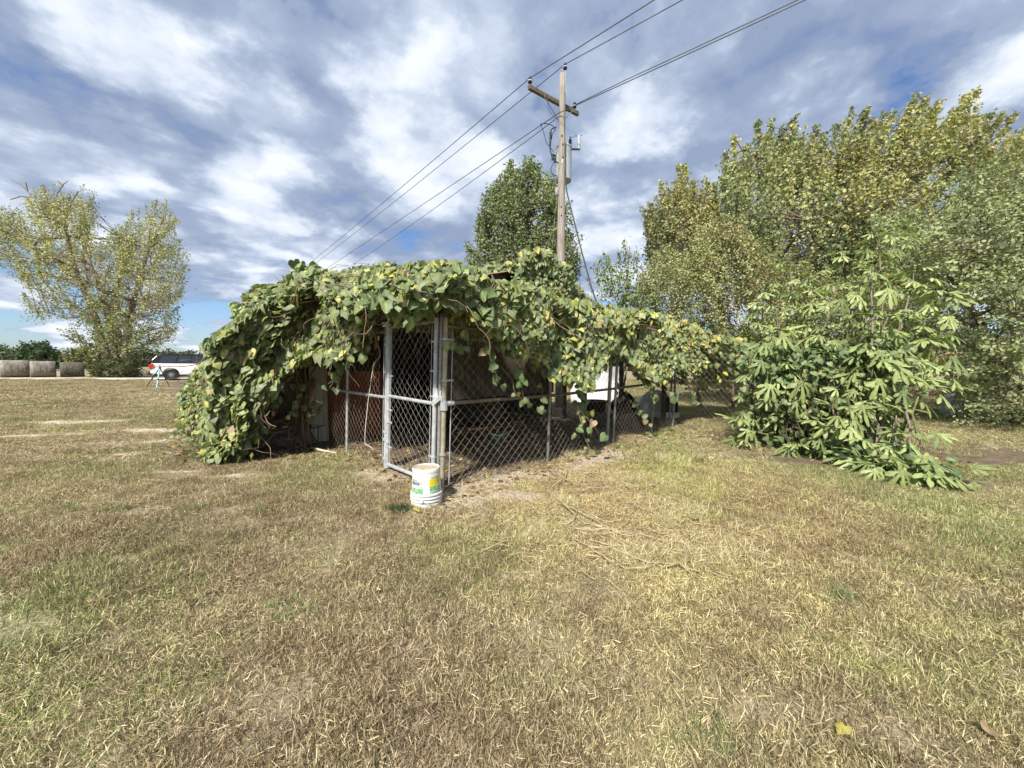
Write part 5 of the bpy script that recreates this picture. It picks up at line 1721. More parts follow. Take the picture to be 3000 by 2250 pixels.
def tree(name, label, cat, poly, Y0, T, trunks, ncl, nleaf, crad, lsize, pal, seed, elong=1.0, grow=(0, 0, 1), trunk_r=.2, mat='treeleaf', tmpl='D', gapn=.0, group=None, limbs_n=12,
         yel=None, flat=.6, bark='bark', hang=.0, twig=.012, spikes=None):
    r = np.random.RandomState(seed)
    minx, maxx = min(p[0] for p in poly), max(p[0] for p in poly); miny, maxy = min(p[1] for p in poly), max(p[1] for p in poly)
    px = r.uniform(minx, maxx, ncl * 12); py = r.uniform(miny, maxy, ncl * 12)
    k = inpoly(px, py, poly); px, py = px[k], py[k]
    gn = value_noise(px, py, .012, seed) * .6 + value_noise(px, py, .03, seed + 1) * .4
    k = gn > gapn; px, py = px[k][:ncl], py[k][:ncl]
    e = edgedist(px, py, poly) / F * Y0
    th = np.minimum(T, .35 * T + e * 1.2)
    dy = r.uniform(-1, 1, len(px)) * th
    cc = at_np(px, py, Y0 + dy)
    ns0 = len(cc)
    sdir = []
    if spikes:
        ex = []
        for (sx_, sy_, bx_, by_) in spikes:
            yy = Y0 + r.uniform(-.6, .6) * T * .6
            tip_, bas_ = at(sx_, sy_, yy), at(bx_, by_, yy)
            for q_ in range(7):
                ex.append(list(bas_.lerp(tip_, (q_ + .3) / 7))); sdir.append(list((tip_ - bas_).normalized()))
        cc = np.concatenate([cc, np.array(ex)])
    n = len(cc)
    base = Vector(trunks[0][0]); base.z = 0
    th_ = thing(name, label, cat, base, group)
    grow = np.array(grow, float)
    ctr = np.array([cc[:, 0].mean(), cc[:, 1].mean(), cc[:, 2].min() + (cc[:, 2].max() - cc[:, 2].min()) * .25])
    out = norm(cc - ctr)
    gd = norm(out * .7 + grow + r.normal(0, .18, (n, 3)))
    if spikes:
        gd[ns0:] = np.array(sdir)
    # trunks
    g = G(); nodes = []
    for tr in trunks:
        pts_ = [Vector(q) for q in tr]
        sm = []
        for i in range(len(pts_) - 1):
            for t in (0, .25, .5, .75):
                sm.append(pts_[i].lerp(pts_[i + 1], t) + Vector((r.normal(0, .03), r.normal(0, .03), 0)) * trunk_r * 3)
        sm.append(pts_[-1])
        L = len(sm)
        g.tube(sm, [trunk_r * (1.25 if i == 0 else 1) * (1 - .72 * i / L) for i in range(L)], 9)
        nodes += [np.array(q) for q in sm[int(L * .3):]]
    obj('trunk', g, M[bark], th_, smooth=True)
    # limbs
    A_, B_, R0, R1 = [], [], [], []
    nodes = np.array(nodes)
    li = r.choice(n, min(limbs_n, n), replace=False)
    nd = list(nodes)
    for i in li:
        tgt = cc[i]
        dd = np.linalg.norm(nodes - tgt, axis=1) + np.clip(nodes[:, 2] - tgt[2] + .3, 0, 99) * 2
        q = nodes[dd.argmin()]
        st = 9
        prev = q
        for s_ in range(1, st + 1):
            t = s_ / st
            w_ = q * (1 - t) + tgt * t + np.array([0, 0, .10 * np.linalg.norm(tgt - q)]) * math.sin(PI * t) * (-.6) + r.normal(0, .02, 3) * np.linalg.norm(tgt - q) * .6
            A_.append(prev); B_.append(w_); R0.append(trunk_r * .38 * (1 - .85 * (s_ - 1) / st)); R1.append(trunk_r * .38 * (1 - .85 * s_ / st)); prev = w_
            nd.append(w_)
    nd = np.array(nd)
    for i in range(n):
        tgt = cc[i] - gd[i] * crad * .4
        dd = np.linalg.norm(nd - tgt, axis=1) + np.clip(nd[:, 2] - tgt[2], 0, 99) * 1.5
        q = nd[dd.argmin()]
        m1 = (q + tgt) / 2 + r.normal(0, .05, 3) * np.linalg.norm(tgt - q)
        tip = cc[i] + gd[i] * crad * (elong * .9 if i < ns0 else .5)
        for (p0, p1, a0, a1) in ((q, m1, 2.0, 1.5), (m1, tgt, 1.5, 1.0), (tgt, tip, 1.0, .4)):
            A_.append(p0); B_.append(p1); R0.append(twig * a0); R1.append(twig * a1)
    V_, F_ = segs(np.array(A_), np.array(B_), np.array(R0), np.array(R1), 4)
    obj('branches', (V_, F_, np.ones((len(V_), 3))), M[bark], th_, smooth=True, stuff=True)
    # leaves
    nl = (nleaf * r.uniform(.5, 1.4, n)).astype(int)
    idx = np.repeat(np.arange(n), nl); N = len(idx)
    crr = crad * r.uniform(.65, 1.25, n)
    if spikes:
        qn = np.tile(np.arange(7), len(spikes)); crr[ns0:] = crad * (1.0 - .075 * qn)
    off = r.normal(0, 1, (N, 3)) * .45 * crr[idx][:, None]
    off[:, 2] *= flat
    t = r.uniform(-1, 1, N) * np.where(idx >= ns0, 1.2, elong) * crr[idx]
    tap = np.where(t > 0, 1 - .75 * t / (elong * crr[idx] + 1e-6), 1)
    c = cc[idx] + off * tap[:, None] + gd[idx] * t[:, None] * .9
    a = norm(r.normal(0, 1, (N, 3)) + gd[idx] * .4 + np.array([0, 0, -.35 - hang]))
    nn = norm(r.normal(0, .6, (N, 3)) + np.array([0, 0, .55]) + norm(off + 1e-6) * .55 + out[idx] * .55)
    pal = np.array(pal)
    cn = value_noise(cc[:, 0] * 1.0 + 40, cc[:, 2] * 1.0 + 11, .42, seed + 4) * .75 + r.rand(n) * .35
    pi = np.clip((cn * len(pal)).astype(int), 0, len(pal) - 1)
    col = pal[pi[idx]] * r.uniform(.82, 1.18, N)[:, None] * r.uniform(.82, 1.18, n)[idx][:, None]
    j2 = r.rand(N) < .10
    col[j2] = pal[r.randint(0, len(pal), N)][j2]
    if yel is not None:
        for (yx, yz_, yr, yc, pr) in yel:
            q = at(yx, yz_, Y0)
            dd = np.hypot(cc[idx][:, 0] - q.x, cc[idx][:, 2] - q.z) / yr
            kk = r.rand(N) < pr * np.clip(1.3 - dd, 0, 1)
            col[kk] = np.array(yc)[None] * r.uniform(.75, 1.25, N)[kk][:, None]
    tv, tf = (DV, DF) if tmpl == 'D' else (MV, MF)
    V_, F_, C_ = leafcloud(c, a, nn, lsize * r.uniform(.7, 1.25, N), tv, tf, col)
    obj('crown', (V_, F_, C_), M[mat], th_, stuff=True)
    return th_, cc

def zp(px, py, Y): return at(px, py, Y)

# left yellowing tree beyond the road
LP = [(-130, 640), (-60, 600), (20, 640), (110, 570), (190, 560), (270, 575), (300, 610), (325, 660), (345, 690), (372, 668), (385, 625), (430, 600), (480, 605), (510, 640), (520, 700), (525, 750), (555, 800), (540, 860), (505, 900), (515, 960), (490, 1000), (440, 1010), (380, 1050), (330, 1020), (260, 1040), (200, 1000), (120, 950), (60, 900), (110, 860), (60, 810), (0, 770), (-90, 740)]
b0 = at(345, 1105, 35); b0.z = 0
tree('yellowing_tree', 'broad leafy tree turning yellow with a notched crown beyond the gravel road', 'tree', LP, 35, 5.2,
     [[b0, at(325, 1060, 35), at(300, 1000, 35), at(270, 900, 34.6), at(215, 780, 34), at(190, 660, 34)], [b0 + Vector((.6, 0, 0)), at(338, 1050, 35.3), at(325, 960, 35.5), at(300, 860, 35.8), at(260, 760, 36)],
      [b0 + Vector((1.5, .2, 0)), at(368, 1050, 35.2), at(375, 950, 35.2), at(400, 850, 35), at(440, 720, 35)], [b0 + Vector((1.1, .3, 0)), at(350, 1000, 35.6), at(330, 900, 36), at(350, 800, 36.5)]],
     620, 80, .62, .155, [(.22, .24, .11), (.29, .30, .14), (.36, .36, .17), (.40, .39, .19), (.32, .33, .16), (.19, .22, .11)], 3, elong=1.9, trunk_r=.42, gapn=.31, limbs_n=55, twig=.017, tmpl='M',
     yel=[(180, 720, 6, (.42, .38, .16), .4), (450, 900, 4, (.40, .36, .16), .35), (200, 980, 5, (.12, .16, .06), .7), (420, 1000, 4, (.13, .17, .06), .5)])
# bare branch tops above the left tree
g = G()
for poly in ([(150, 640), (110, 590), (60, 540), (30, 525)], [(100, 580), (60, 575), (30, 585)], [(170, 620), (165, 575), (185, 540), (200, 530)], [(140, 600), (130, 560), (125, 540)], [(80, 560), (75, 535)], [(185, 545), (170, 530)], [(190, 640), (210, 590), (230, 560)]):
    g.tube([at(px, py, 34) for px, py in poly], [.07, .05, .035, .02][:len(poly)], 5)
obj('bare_branch', g, M['bark'], bpy.data.objects['yellowing_tree'])
# brush below it
tree('brush_clump', 'dark low brush around the foot of the yellowing tree', 'brush', [(262, 1050), (290, 1035), (330, 1045), (390, 1050), (415, 1075), (408, 1106), (262, 1106)], 34.2, 1.6, [[at(330, 1106, 34.2), at(330, 1080, 34.2)]], 120, 55, .5, .16,
     [(.05, .07, .03), (.07, .09, .035), (.10, .11, .045), (.14, .13, .05)], 4, trunk_r=.08, limbs_n=6)

# centre tree behind the pole
CP = [(1490, 500), (1520, 480), (1560, 490), (1590, 510), (1615, 540), (1640, 570), (1660, 600), (1672, 660), (1690, 720), (1685, 760), (1690, 820), (1660, 850), (1450, 850), (1400, 800), (1372, 760), (1375, 725), (1410, 740), (1400, 690), (1405, 630), (1420, 585), (1450, 570), (1460, 540), (1475, 520)]
b0 = at(1545, 1000, 24); b0.z = 0
tree('oak_tree', 'dense oval green tree standing behind the utility pole', 'tree', CP, 24, 2.8, [[b0, at(1545, 800, 24), at(1540, 650, 24), at(1530, 520, 24)]], 560, 76, .46, .155,
     [(.12, .165, .085), (.16, .205, .10), (.20, .24, .115), (.25, .285, .135), (.17, .21, .115)], 5, elong=1.5, trunk_r=.25, gapn=.22, limbs_n=26, twig=.018)

# big maples on the right
SPK1 = [(1988, 478), (2006, 480), (1936, 527), (2029, 522), (2071, 517), (2094, 533), (1907, 592), (1894, 644), (1960, 550)]
SPK1 = [(x, y, x + 12, y + 150) for x, y in SPK1]
SPK2 = [(2125, 439), (2151, 392), (2185, 420), (2222, 348), (2261, 343), (2292, 366), (2326, 335), (2344, 395), (2393, 366), (2414, 387), (2456, 356), (2497, 312), (2541, 309), (2560, 345), (2596, 320), (2619, 322), (2660, 330), (2690, 265), (2718, 275), (2740, 309), (2757, 288), (2800, 320), (2835, 270), (2866, 252), (2877, 330), (2911, 322), (2942, 322), (2978, 325), (2999, 390), (3030, 420)]
SPK2 = [(x, y, x - (x - 2160) / 840 * 130, y + 195) for x, y in SPK2]
MP1 = [(1910, 640), (1935, 590), (1965, 590), (1990, 560), (2010, 570), (2060, 580), (2100, 620), (2120, 680), (2140, 780), (2100, 830), (2000, 820), (1930, 790), (1905, 700), (1890, 640)]
b0 = at(2130, 1150, 20); b0.z = 0
PAL_M = [(.19, .225, .115), (.24, .28, .13), (.31, .335, .155), (.38, .38, .17), (.43, .41, .19), (.27, .30, .17)]
tree('maple_tree', 'smaller maple lobed upright with orange tinted shoots nearest the pole', 'tree', MP1, 20, 2.6, [[b0, at(2110, 900, 20), at(2050, 760, 20), at(1990, 640, 20)]], 320, 72, .31, .13, PAL_M, 6, elong=3.2, grow=(-.1, 0, 1.3), trunk_r=.22, tmpl='M', gapn=.18, limbs_n=20, twig=.012, spikes=SPK1,
     yel=[(2020, 620, 1.5, (.38, .31, .12), .5), (1930, 700, 1.5, (.26, .21, .11), .3)])
MP2 = [(2140, 520), (2200, 480), (2240, 440), (2290, 450), (2330, 440), (2370, 470), (2420, 460), (2450, 470), (2480, 420), (2530, 400), (2570, 440), (2600, 440), (2620, 420), (2690, 370), (2740, 390), (2800, 370), (2870, 370), (2860, 420), (2930, 410), (2990, 420), (3010, 450), (3120, 460), (3200, 560), (3150, 760), (3000, 800), (2800, 860), (2600, 870), (2400, 860), (2250, 860), (2140, 800), (2110, 660), (2120, 520)]
b0 = at(2350, 1130, 17); b0.z = 0
tree('maple_tree', 'large maple with leaning limbs and yellow-green feathered top at upper right', 'tree', MP2, 17, 3.4,
     [[b0, at(2345, 950, 17), at(2350, 820, 17), at(2500, 640, 16.6), at(2700, 420, 16.2)], [b0 + Vector((.4, .2, 0)), at(2365, 940, 17), at(2400, 800, 17), at(2560, 740, 17), at(2760, 620, 17), at(2900, 470, 17)],
      [b0 + Vector((-.3, .1, 0)), at(2290, 900, 17.2), at(2270, 760, 17.3), at(2260, 600, 17.4), at(2250, 430, 17.4)], [b0 + Vector((.1, .4, 0)), at(2370, 800, 17.5), at(2420, 620, 17.8), at(2480, 420, 18)]],
     1350, 76, .32, .125, PAL_M, 7, elong=3.2, grow=(.45, 0, 1.5), trunk_r=.30, tmpl='M', gapn=.33, limbs_n=60, twig=.012, spikes=SPK2,
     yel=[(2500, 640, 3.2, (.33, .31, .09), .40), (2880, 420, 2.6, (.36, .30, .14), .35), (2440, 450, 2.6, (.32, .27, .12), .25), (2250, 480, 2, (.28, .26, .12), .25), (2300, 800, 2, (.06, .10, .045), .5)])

# right-hand small-leaved tree leaning in over the lawn
RPo = [(2560, 640), (2640, 600), (2720, 640), (2800, 560), (2900, 520), (3000, 480), (3200, 470), (3350, 700), (3350, 1250), (3150, 1290), (3010, 1285), (2900, 1240), (2820, 1260), (2760, 1220), (2840, 1170), (2780, 1110), (2840, 1040), (2760, 960), (2700, 860), (2600, 760)]
b0 = at(3080, 1240, 8.6); b0.z = 0
tree('elm_tree', 'small-leaved green tree hanging over the right edge of the lawn', 'tree', RPo, 8.6, 1.7, [[b0, at(3060, 1050, 8.6), at(3000, 860, 8.6), at(2900, 700, 8.6)], [b0, at(3120, 950, 8.8), at(3150, 700, 8.8)], [b0, at(2980, 1100, 8.4), at(2880, 960, 8.3), at(2790, 820, 8.3)]],
     780, 84, .27, .068, [(.13, .175, .085), (.18, .225, .11), (.23, .275, .135), (.29, .33, .165), (.33, .36, .19), (.18, .215, .125)], 8, elong=1.8, grow=(-.5, -.1, .3), trunk_r=.12, gapn=.25, limbs_n=50, twig=.006, mat='bushleaf')
# thicket between vine and maples
TH = [(1905, 790), (1960, 740), (2010, 770), (2060, 690), (2130, 640), (2190, 690), (2240, 740), (2330, 790), (2500, 850), (2700, 870), (2760, 960), (2700, 1060), (2450, 1100), (2300, 1060), (2120, 1020), (2000, 960), (1880, 930), (1850, 880)]
b0 = at(2150, 1150, 11.5); b0.z = 0
tree('shrub_thicket', 'pale yellow-green shrub thicket with reddish stems behind the vine', 'shrub', TH, 11.5, 1.3, [[b0, at(2140, 1000, 11.5), at(2130, 860, 11.5), at(2120, 740, 11.5)], [b0 + Vector((.4, 0, 0)), at(2190, 950, 11.4), at(2210, 830, 11.4)], [b0 + Vector((-1, 0, 0)), at(2010, 980, 11.5), at(1980, 850, 11.5)], [b0 + Vector((3, 0, 0)), at(2500, 1000, 11), at(2550, 900, 11)]],
     980, 78, .26, .068, [(.21, .24, .11), (.27, .30, .135), (.34, .35, .17), (.38, .38, .19), (.17, .20, .09)], 9, elong=1.6, grow=(.0, 0, .9), trunk_r=.05, gapn=.12, limbs_n=50, twig=.006, mat='bushleaf', bark='bark_red',
     yel=[(2190, 830, .7, (.30, .17, .10), .25), (2130, 690, .5, (.36, .27, .15), .4)])
# thin sapling with drooping leaves
SPo = [(1720, 830), (1770, 780), (1765, 750), (1800, 770), (1830, 720), (1850, 700), (1860, 700), (1870, 770), (1900, 760), (1890, 850), (1910, 900), (1800, 905), (1760, 880)]
b0 = at(1815, 1180, 10.6); b0.z = 0
tree('sapling', 'thin open sapling with drooping narrow leaves against the sky', 'sapling', SPo, 10.6, .7, [[b0, at(1830, 980, 10.6), at(1835, 850, 10.6), at(1845, 720, 10.6)], [b0, at(1840, 950, 10.6), at(1790, 850, 10.6), at(1765, 780, 10.6)], [b0, at(1860, 950, 10.6), at(1885, 850, 10.6), at(1880, 770, 10.6)]],
     62, 26, .22, .085, [(.14, .20, .07), (.18, .24, .09), (.23, .28, .12)], 10, elong=1.8, grow=(0, 0, 1.2), trunk_r=.03, limbs_n=10, twig=.005, hang=1.3, mat='bushleaf')
# undergrowth seen under the right-hand trees
U = [(1900, 1040), (2200, 1000), (2500, 1040), (2900, 1000), (3100, 980), (3250, 1060), (3250, 1165), (2900, 1160), (2500, 1165), (2200, 1170), (1950, 1160)]
b0 = at(2500, 1170, 15); b0.z = 0
tree('undergrowth', 'mixed light undergrowth behind background wire fence on the right', 'bushes', U, 15, 2.0, [[b0, at(2500, 1080, 15)]], 360, 60, .4, .11, [(.12, .15, .06), (.20, .20, .09), (.26, .23, .12), (.08, .11, .045), (.30, .20, .11)], 11, elong=1.2, trunk_r=.05, gapn=.25, limbs_n=14, twig=.008, mat='bushleaf')

# far tree line all round the horizon
def far_line(px0, px1, ytop, Y0, ncl, seed, lab, pal, name='far_tree', ls=.5, crad=1.6):
    poly = [(px0, 1075)]
    r = random.Random(seed)
    x = px0
    while x < px1:
        poly.append((x, ytop(x) + r.uniform(-12, 12))); x += r.uniform(18, 40)
    poly += [(px1, ytop(px1)), (px1, 1075)]
    b = at((px0 + px1) / 2, 1070, Y0); b.z = 0
    return tree(name, lab, 'trees' if name != 'far_tree' else 'tree', poly, Y0, 5, [[b, at((px0 + px1) / 2, 1040, Y0)]], ncl, 50, crad, ls, pal, seed, trunk_r=.3, limbs_n=10, twig=.05)
FPAL = [(.06, .09, .045), (.08, .11, .055), (.10, .13, .07)]
far_line(-160, 60, lambda x: 1030, 80, 130, 21, 'low green tree line behind the leftmost hay bales', FPAL, 'tree_line')
far_line(60, 150, lambda x: 1022 + abs(x - 105) * .25, 62, 130, 22, 'rounded dark green cedar above the hay bales', [(.03, .055, .02), (.045, .075, .03)], 'far_tree', .4, 1.2)
far_line(150, 300, lambda x: 1035, 75, 130, 23, 'yellow-green bushes behind the third hay bale', [(.12, .13, .05), (.16, .16, .06), (.09, .11, .05)], 'tree_line')
far_line(300, 1500, lambda x: 1040, 110, 700, 24, 'distant tree line behind the parked car and the shed', FPAL, 'tree_line', .8, 2.4)
far_line(1500, 3300, lambda x: 1010, 60, 900, 25, 'distant tree line behind the trees on the right', FPAL, 'tree_line', .6, 2.0)
# ------------------------------------------------------------------ utility pole
pb = at(1640, 1100, 12.0); pb.z = 0
ptop = at(1648, 217, 12.0)
pole = thing('utility_pole', 'tall weathered wooden utility pole with crossarm and grey transformer', 'utility pole', pb)
g = G(); vs = []; nk, nr = 16, 24
for i in range(nr + 1):
    t = i / nr; c_ = pb.lerp(ptop, t); r0 = .150 - .062 * t
    for k in range(nk):
        a = 2 * PI * k / nk; r = r0 * (1 + .035 * math.sin(a * 5 + t * 9) + .02 * math.sin(a * 11))
        vs.append(c_ + Vector((r * math.cos(a), r * math.sin(a), 0)))
fs = [(i * nk + k, i * nk + (k + 1) % nk, (i + 1) * nk + (k + 1) % nk, (i + 1) * nk + k) for i in range(nr) for k in range(nk)] + [tuple(nr * nk + k for k in range(nk))]
g.add(vs, fs)
obj('shaft', g, M['pole'], pole, smooth=True)
def onpole(py):   # centre of the pole at a photo row
    lo, hi = 0.0, 1.0
    for _ in range(30):
        mid = (lo + hi) / 2; q = pb.lerp(ptop, mid)
        d = q - Vector((0, 0, H)); fw = d.y * cp - d.z * sp_; v = (-d.y * sp_ - d.z * cp) / fw
        if 1125 + v * F > py: lo = mid
        else: hi = mid
    return pb.lerp(ptop, (lo + hi) / 2)
# crossarm, on the camera side of the pole
armc = onpole(287) 
aL = at(1556, 246, 11.25); aL.z = armc.z; 
aL = armc + Vector((-.87, -.62, 0)).normalized() * 1.28 ; aR = armc + Vector((.87, .62, 0)).normalized() * 1.12
# choose the arm direction so that its ends fall where the photograph shows them
def solve_end(px, py, z):
    d = ray(px, py); t = (z - H) / d.z
    return Vector((d.x * t, d.y * t, z))
aL = solve_end(1557, 247, armc.z); aR = solve_end(1702, 328, armc.z)
adir = (aR - aL).normalized()
perp = Vector((adir.y, -adir.x, 0)).normalized()
if perp.y > 0: perp = -perp
off = -perp * .13
obj('crossarm', G().beam(aL + off, aR + off, .095, .12), M['arm'], pole, bevel=.006)
for s in (-1, 1):
    e = armc + off * 1.3 + adir * .62 * s - Vector((0, 0, .05))
    obj('brace', G().beam(e, armc + off * .6 - Vector((0, 0, .72)), .03, .008), M['galv_old'], pole)
def insul(c, nm='insulator'):
    o = obj(nm, G().lathe([(.012, 0), (.055, .0), (.062, .03), (.05, .045), (.045, .06), (.058, .07), (.05, .095), (.03, .105), (.03, .115)], 14, c), M['cable'], pole, smooth=True)
    obj('glaze_band', G().lathe([(.052, .045), (.062, .05), (.062, .066), (.054, .07)], 14, c), M['porcelain'], o)
    obj('top', G().lathe([(.03, .115), (.045, .12), (.045, .15), (.028, .175), (.001, .18)], 12, c), M['black'], o)
    obj('pin', G().tube([c - Vector((0, 0, .12)), c], .011, 6), M['galv_old'], o)
    return c + Vector((0, 0, .14))
iL = insul(aL + off + adir * .05 + Vector((0, 0, .13)))
iR = insul(aR + off - adir * .16 + Vector((0, 0, .13)))
tpin = ptop + Vector((.075, -.02, .0))
obj('pole_top_bracket', G().beam(tpin - Vector((0, 0, .55)), tpin + Vector((0, 0, .05)), .05, .03, (1, 0, 0)), M['galv_old'], pole)
iT = insul(tpin + Vector((0, 0, .13)))
# transformer behind and to the right
tr0 = onpole(515)
tcn = onpole(445) + Vector((.10, .42, 0)); tcn.z = onpole(520).z - .42
Ht = 1.02
tcn = at(1650, 480, 12.36)
tz0 = at(1650, 533, 12.36).z; tz1 = at(1650, 432, 12.36).z
tf = obj('transformer', G().lathe([(.001, 0), (.23, 0), (.25, .03), (.25, tz1 - tz0 - .05), (.262, tz1 - tz0 - .05), (.262, tz1 - tz0), (.20, tz1 - tz0 + .05), (.001, tz1 - tz0 + .07)], 28, (tcn.x + .01, tcn.y, tz0)), M['trafo'], pole)
bcn = Vector((tcn.x + .20, tcn.y - .10, tz1 + .03))
obj('bushing', G().lathe([(.03, 0), (.055, .02), (.035, .05), (.055, .08), (.035, .11), (.05, .14), (.02, .17), (.02, .24), (.001, .245)], 12, bcn), M['black'], tf)
ar = Vector((tcn.x + .47, tcn.y - .12, tz1 - .10))
obj('arrester', G().lathe([(.001, -.02), (.045, -.02), (.05, 0), (.05, .36), (.03, .40), (.001, .41)], 12, ar), M['trafo'], tf)
obj('arrester_bracket', G().beam(ar - Vector((.22, 0, .02)), ar + Vector((.03, 0, -.02)), .05, .04), M['black'], tf)
obj('arrester_lead', G().tube([ar + Vector((-.14, 0, .40)), ar + Vector((.10, 0, .40)), bcn + Vector((.02, 0, .22))], .007, 5), M['line'], tf)
for s in (0, 1, 2):
    obj('terminal', G().lathe([(.02, 0), (.03, .02), (.03, .05), (.012, .08), (.001, .085)], 10, (tcn.x - .24, tcn.y - .12 + .03 * s, tz0 + (.62 + .12 * s) * .9), Matrix.Rotation(-PI / 2, 3, 'Y')), M['black'], tf)
obj('mounting_bracket', G().beam(onpole(470) + Vector((0, .05, 0)), (tcn.x, tcn.y - .2, onpole(470).z), .1, .08), M['galv_old'], pole)
# knots and a torn white tag on the pole
for py in (403, 428, 465, 610, 635):
    q = onpole(py); obj('bolt', G().lathe([(.02, 0), (.02, .03), (.001, .035)], 8, q + Vector((random.uniform(-.03, .03), -.10, 0)), Matrix.Rotation(PI / 2, 3, 'X')), M['black'], pole)
q = onpole(478); obj('paper_tag', G().box(q + Vector((0, -.122, 0)), (.022, .003, .12), Matrix.Rotation(.2, 3, 'Y')), M['white'], pole)
q = onpole(563); obj('ground_box', G().box(q + Vector((-.15, -.05, 0)), (.10, .08, .22)), M['galv_old'], pole)
# black leads looping from the transformer
def lead(pxs, Y0, r, nm='lead'):
    pp = [at(px, py, Y0) for px, py in pxs]
    sm = []
    n_ = len(pp)
    for i in range(n_ - 1):
        p0 = pp[max(i - 1, 0)]; p1 = pp[i]; p2 = pp[i + 1]; p3 = pp[min(i + 2, n_ - 1)]
        for t in (0, .2, .4, .6, .8):
            sm.append(.5 * ((2 * p1) + (p2 - p0) * t + (2 * p0 - 5 * p1 + 4 * p2 - p3) * t * t + (3 * p1 - p0 - 3 * p2 + p3) * t ** 3))
    sm.append(pp[-1])
    obj(nm, G().tube(sm, r, 6), M['cable'], pole)
lead([(1583, 364), (1600, 362), (1618, 368), (1628, 380)], 11.9, .012)
lead([(1583, 364), (1592, 385), (1600, 415), (1612, 432), (1622, 445)], 11.9, .010)
lead([(1630, 372), (1615, 380), (1612, 400), (1611, 430), (1616, 455), (1624, 470), (1636, 478)], 11.85, .017)
lead([(1628, 378), (1620, 390), (1615, 410), (1612, 440), (1620, 462), (1632, 475)], 11.88, .013)
lead([(1628, 455), (1624, 472), (1614, 495), (1620, 512), (1632, 515)], 11.85, .012)
lead([(1603, 285), (1604, 300), (1610, 325), (1622, 340), (1630, 348)], 11.85, .006, 'ground_wire')
for px, py in ((1613, 396), (1619, 460)):
    q = at(px, py, 11.85); obj('splice', G().lathe([(.001, -.1), (.035, -.09), (.035, .09), (.001, .1)], 8, q), M['black'], pole)

# overhead lines: sagging spans towards the far-left pole and over the camera to the near right
def span(p, dirv, L, sag, drop=0.0, n_=26):
    dirv = Vector(dirv).normalized()
    out = []
    for i in range(n_ + 1):
        t = i / n_
        q = p + dirv * (L * t); q.z += -4 * sag * t * (1 - t) + drop * t
        out.append(q)
    return out
farp = Vector((-.654, .757, 0)); nearp = Vector((.76, -.65, 0))
def line(p, pn, r, lab, sl=.35, sn=.5, fd=farp, nd=nearp):
    a = list(reversed(span(p, fd, 62, sl))); b = span(pn, nd, 45, sn)
    o = obj('power_line', G().tube(a + b[1:], r, 5), M['line'], None)
    tag(o, lab, 'power line')
    return o
line(iL, iL, .0125, 'overhead wire on the left end insulator of the pole crossarm', nd=Vector((.72, -.69, 0)))
line(iT, iT, .0125, 'overhead wire on the topmost insulator of the utility pole')
line(iR - Vector((0, 0, .05)), iR, .0125, 'overhead wire on the right end insulator of the pole crossarm', sl=1.1)
nq = onpole(338) + Vector((-.10, -.12, 0))
line(nq, nq, .0125, 'lowest overhead wire clamped to the side of the pole under crossarm', sl=.1)
# service cable down to the right, thin guy on the left
p0 = onpole(505) + Vector((.10, 0, 0))
pp = [p0, at(1660, 560, 11.9), at(1680, 640, 11.6), at(1705, 740, 11.0), at(1735, 850, 10.4), at(1765, 930, 9.9), at(1790, 985, 9.6)]
sc = obj('service_cable', G().tube(pp, .02, 6), M['cable'], None)
tag(sc, 'thick twisted black service cable sloping down right from the pole', 'cable')
gw = obj('guy_wire', G().tube([onpole(560) + Vector((-.12, -.1, 0)), at(1625, 640, 11.8), at(1612, 790, 11.5), at(1606, 870, 11.3)], .008, 5), M['stem_green'], None)
tag(gw, 'thin green wire running down the left side of the utility pole', 'wire')

# ------------------------------------------------------------------ parked car, built along +x (rear at 0), wheels on z = 0
carY = 28.6
wc = at(502, 1105, carY)
yaw = math.radians(38)
car = thing('parked_car', 'white full-size sport utility vehicle with black roof parked beyond the lawn', 'car', (0, 0, 0))
m, n = mat_new('white_car_paint'); finish(n, (.80, .81, .83), .22, .5, coat=.6); CARW = m
m, n = mat_new('tinted_glass'); finish(n, (.025, .032, .042), .06, .8); GLS = m
m, n = mat_new('gloss_black_trim'); finish(n, (.012, .013, .015), .2, .5, coat=.4); TRM = m
m, n = mat_new('red_lamp'); finish(n, (.55, .015, .012), .15, .5, coat=.5); RED = m
m, n = mat_new('tyre_rubber'); finish(n, (.03, .03, .032), .85, .2); TYR = m
m, n = mat_new('bright_alloy'); finish(n, (.55, .56, .58), .25, .5, metal=.8); ALY = m
def arc(cx, r, z0, z1_, n_=14):
    out = []
    for i in range(n_ + 1):
        a = PI - PI * i / n_
        out.append((cx + r * math.cos(a), .42 + r * math.sin(a)))
    return out
R1X, R2X = 1.18, 4.25
low = [(.05, .52), (.02, .80), (.04, 1.10), (.10, 1.22)]
body = [(.14, 1.26), (3.85, 1.20), (4.30, 1.17), (5.05, 1.10), (5.26, 1.0), (5.32, .75), (5.28, .45), (R2X + .50, .42)]
a2 = [(R2X + .48 * math.cos(t), .44 + .48 * math.sin(t)) for t in [PI * i / 12 for i in range(13)]]
a1 = [(R1X + .48 * math.cos(t), .44 + .48 * math.sin(t)) for t in [PI * i / 12 for i in range(13)]]
prof = low + body + a2 + [(R2X - .52, .40), (R1X + .52, .40)] + a1 + [(R1X - .52, .44)]
def xz_solid(prof, hw0, hw1f, name, mat_, par, bev=.03):
    """body side profile closed across the car; hw1f(z) gives the half width at a height"""
    g = G(); nP = len(prof)
    vs = [(x, -hw1f(z), z) for x, z in prof] + [(x, hw1f(z), z) for x, z in prof]
    fs = [tuple(range(nP)), tuple(reversed(range(nP, 2 * nP)))] + [(i, i + nP, (i + 1) % nP + nP, (i + 1) % nP) for i in range(nP)]
    g.add(vs, fs)
    return obj(name, g, mat_, par, bevel=bev)
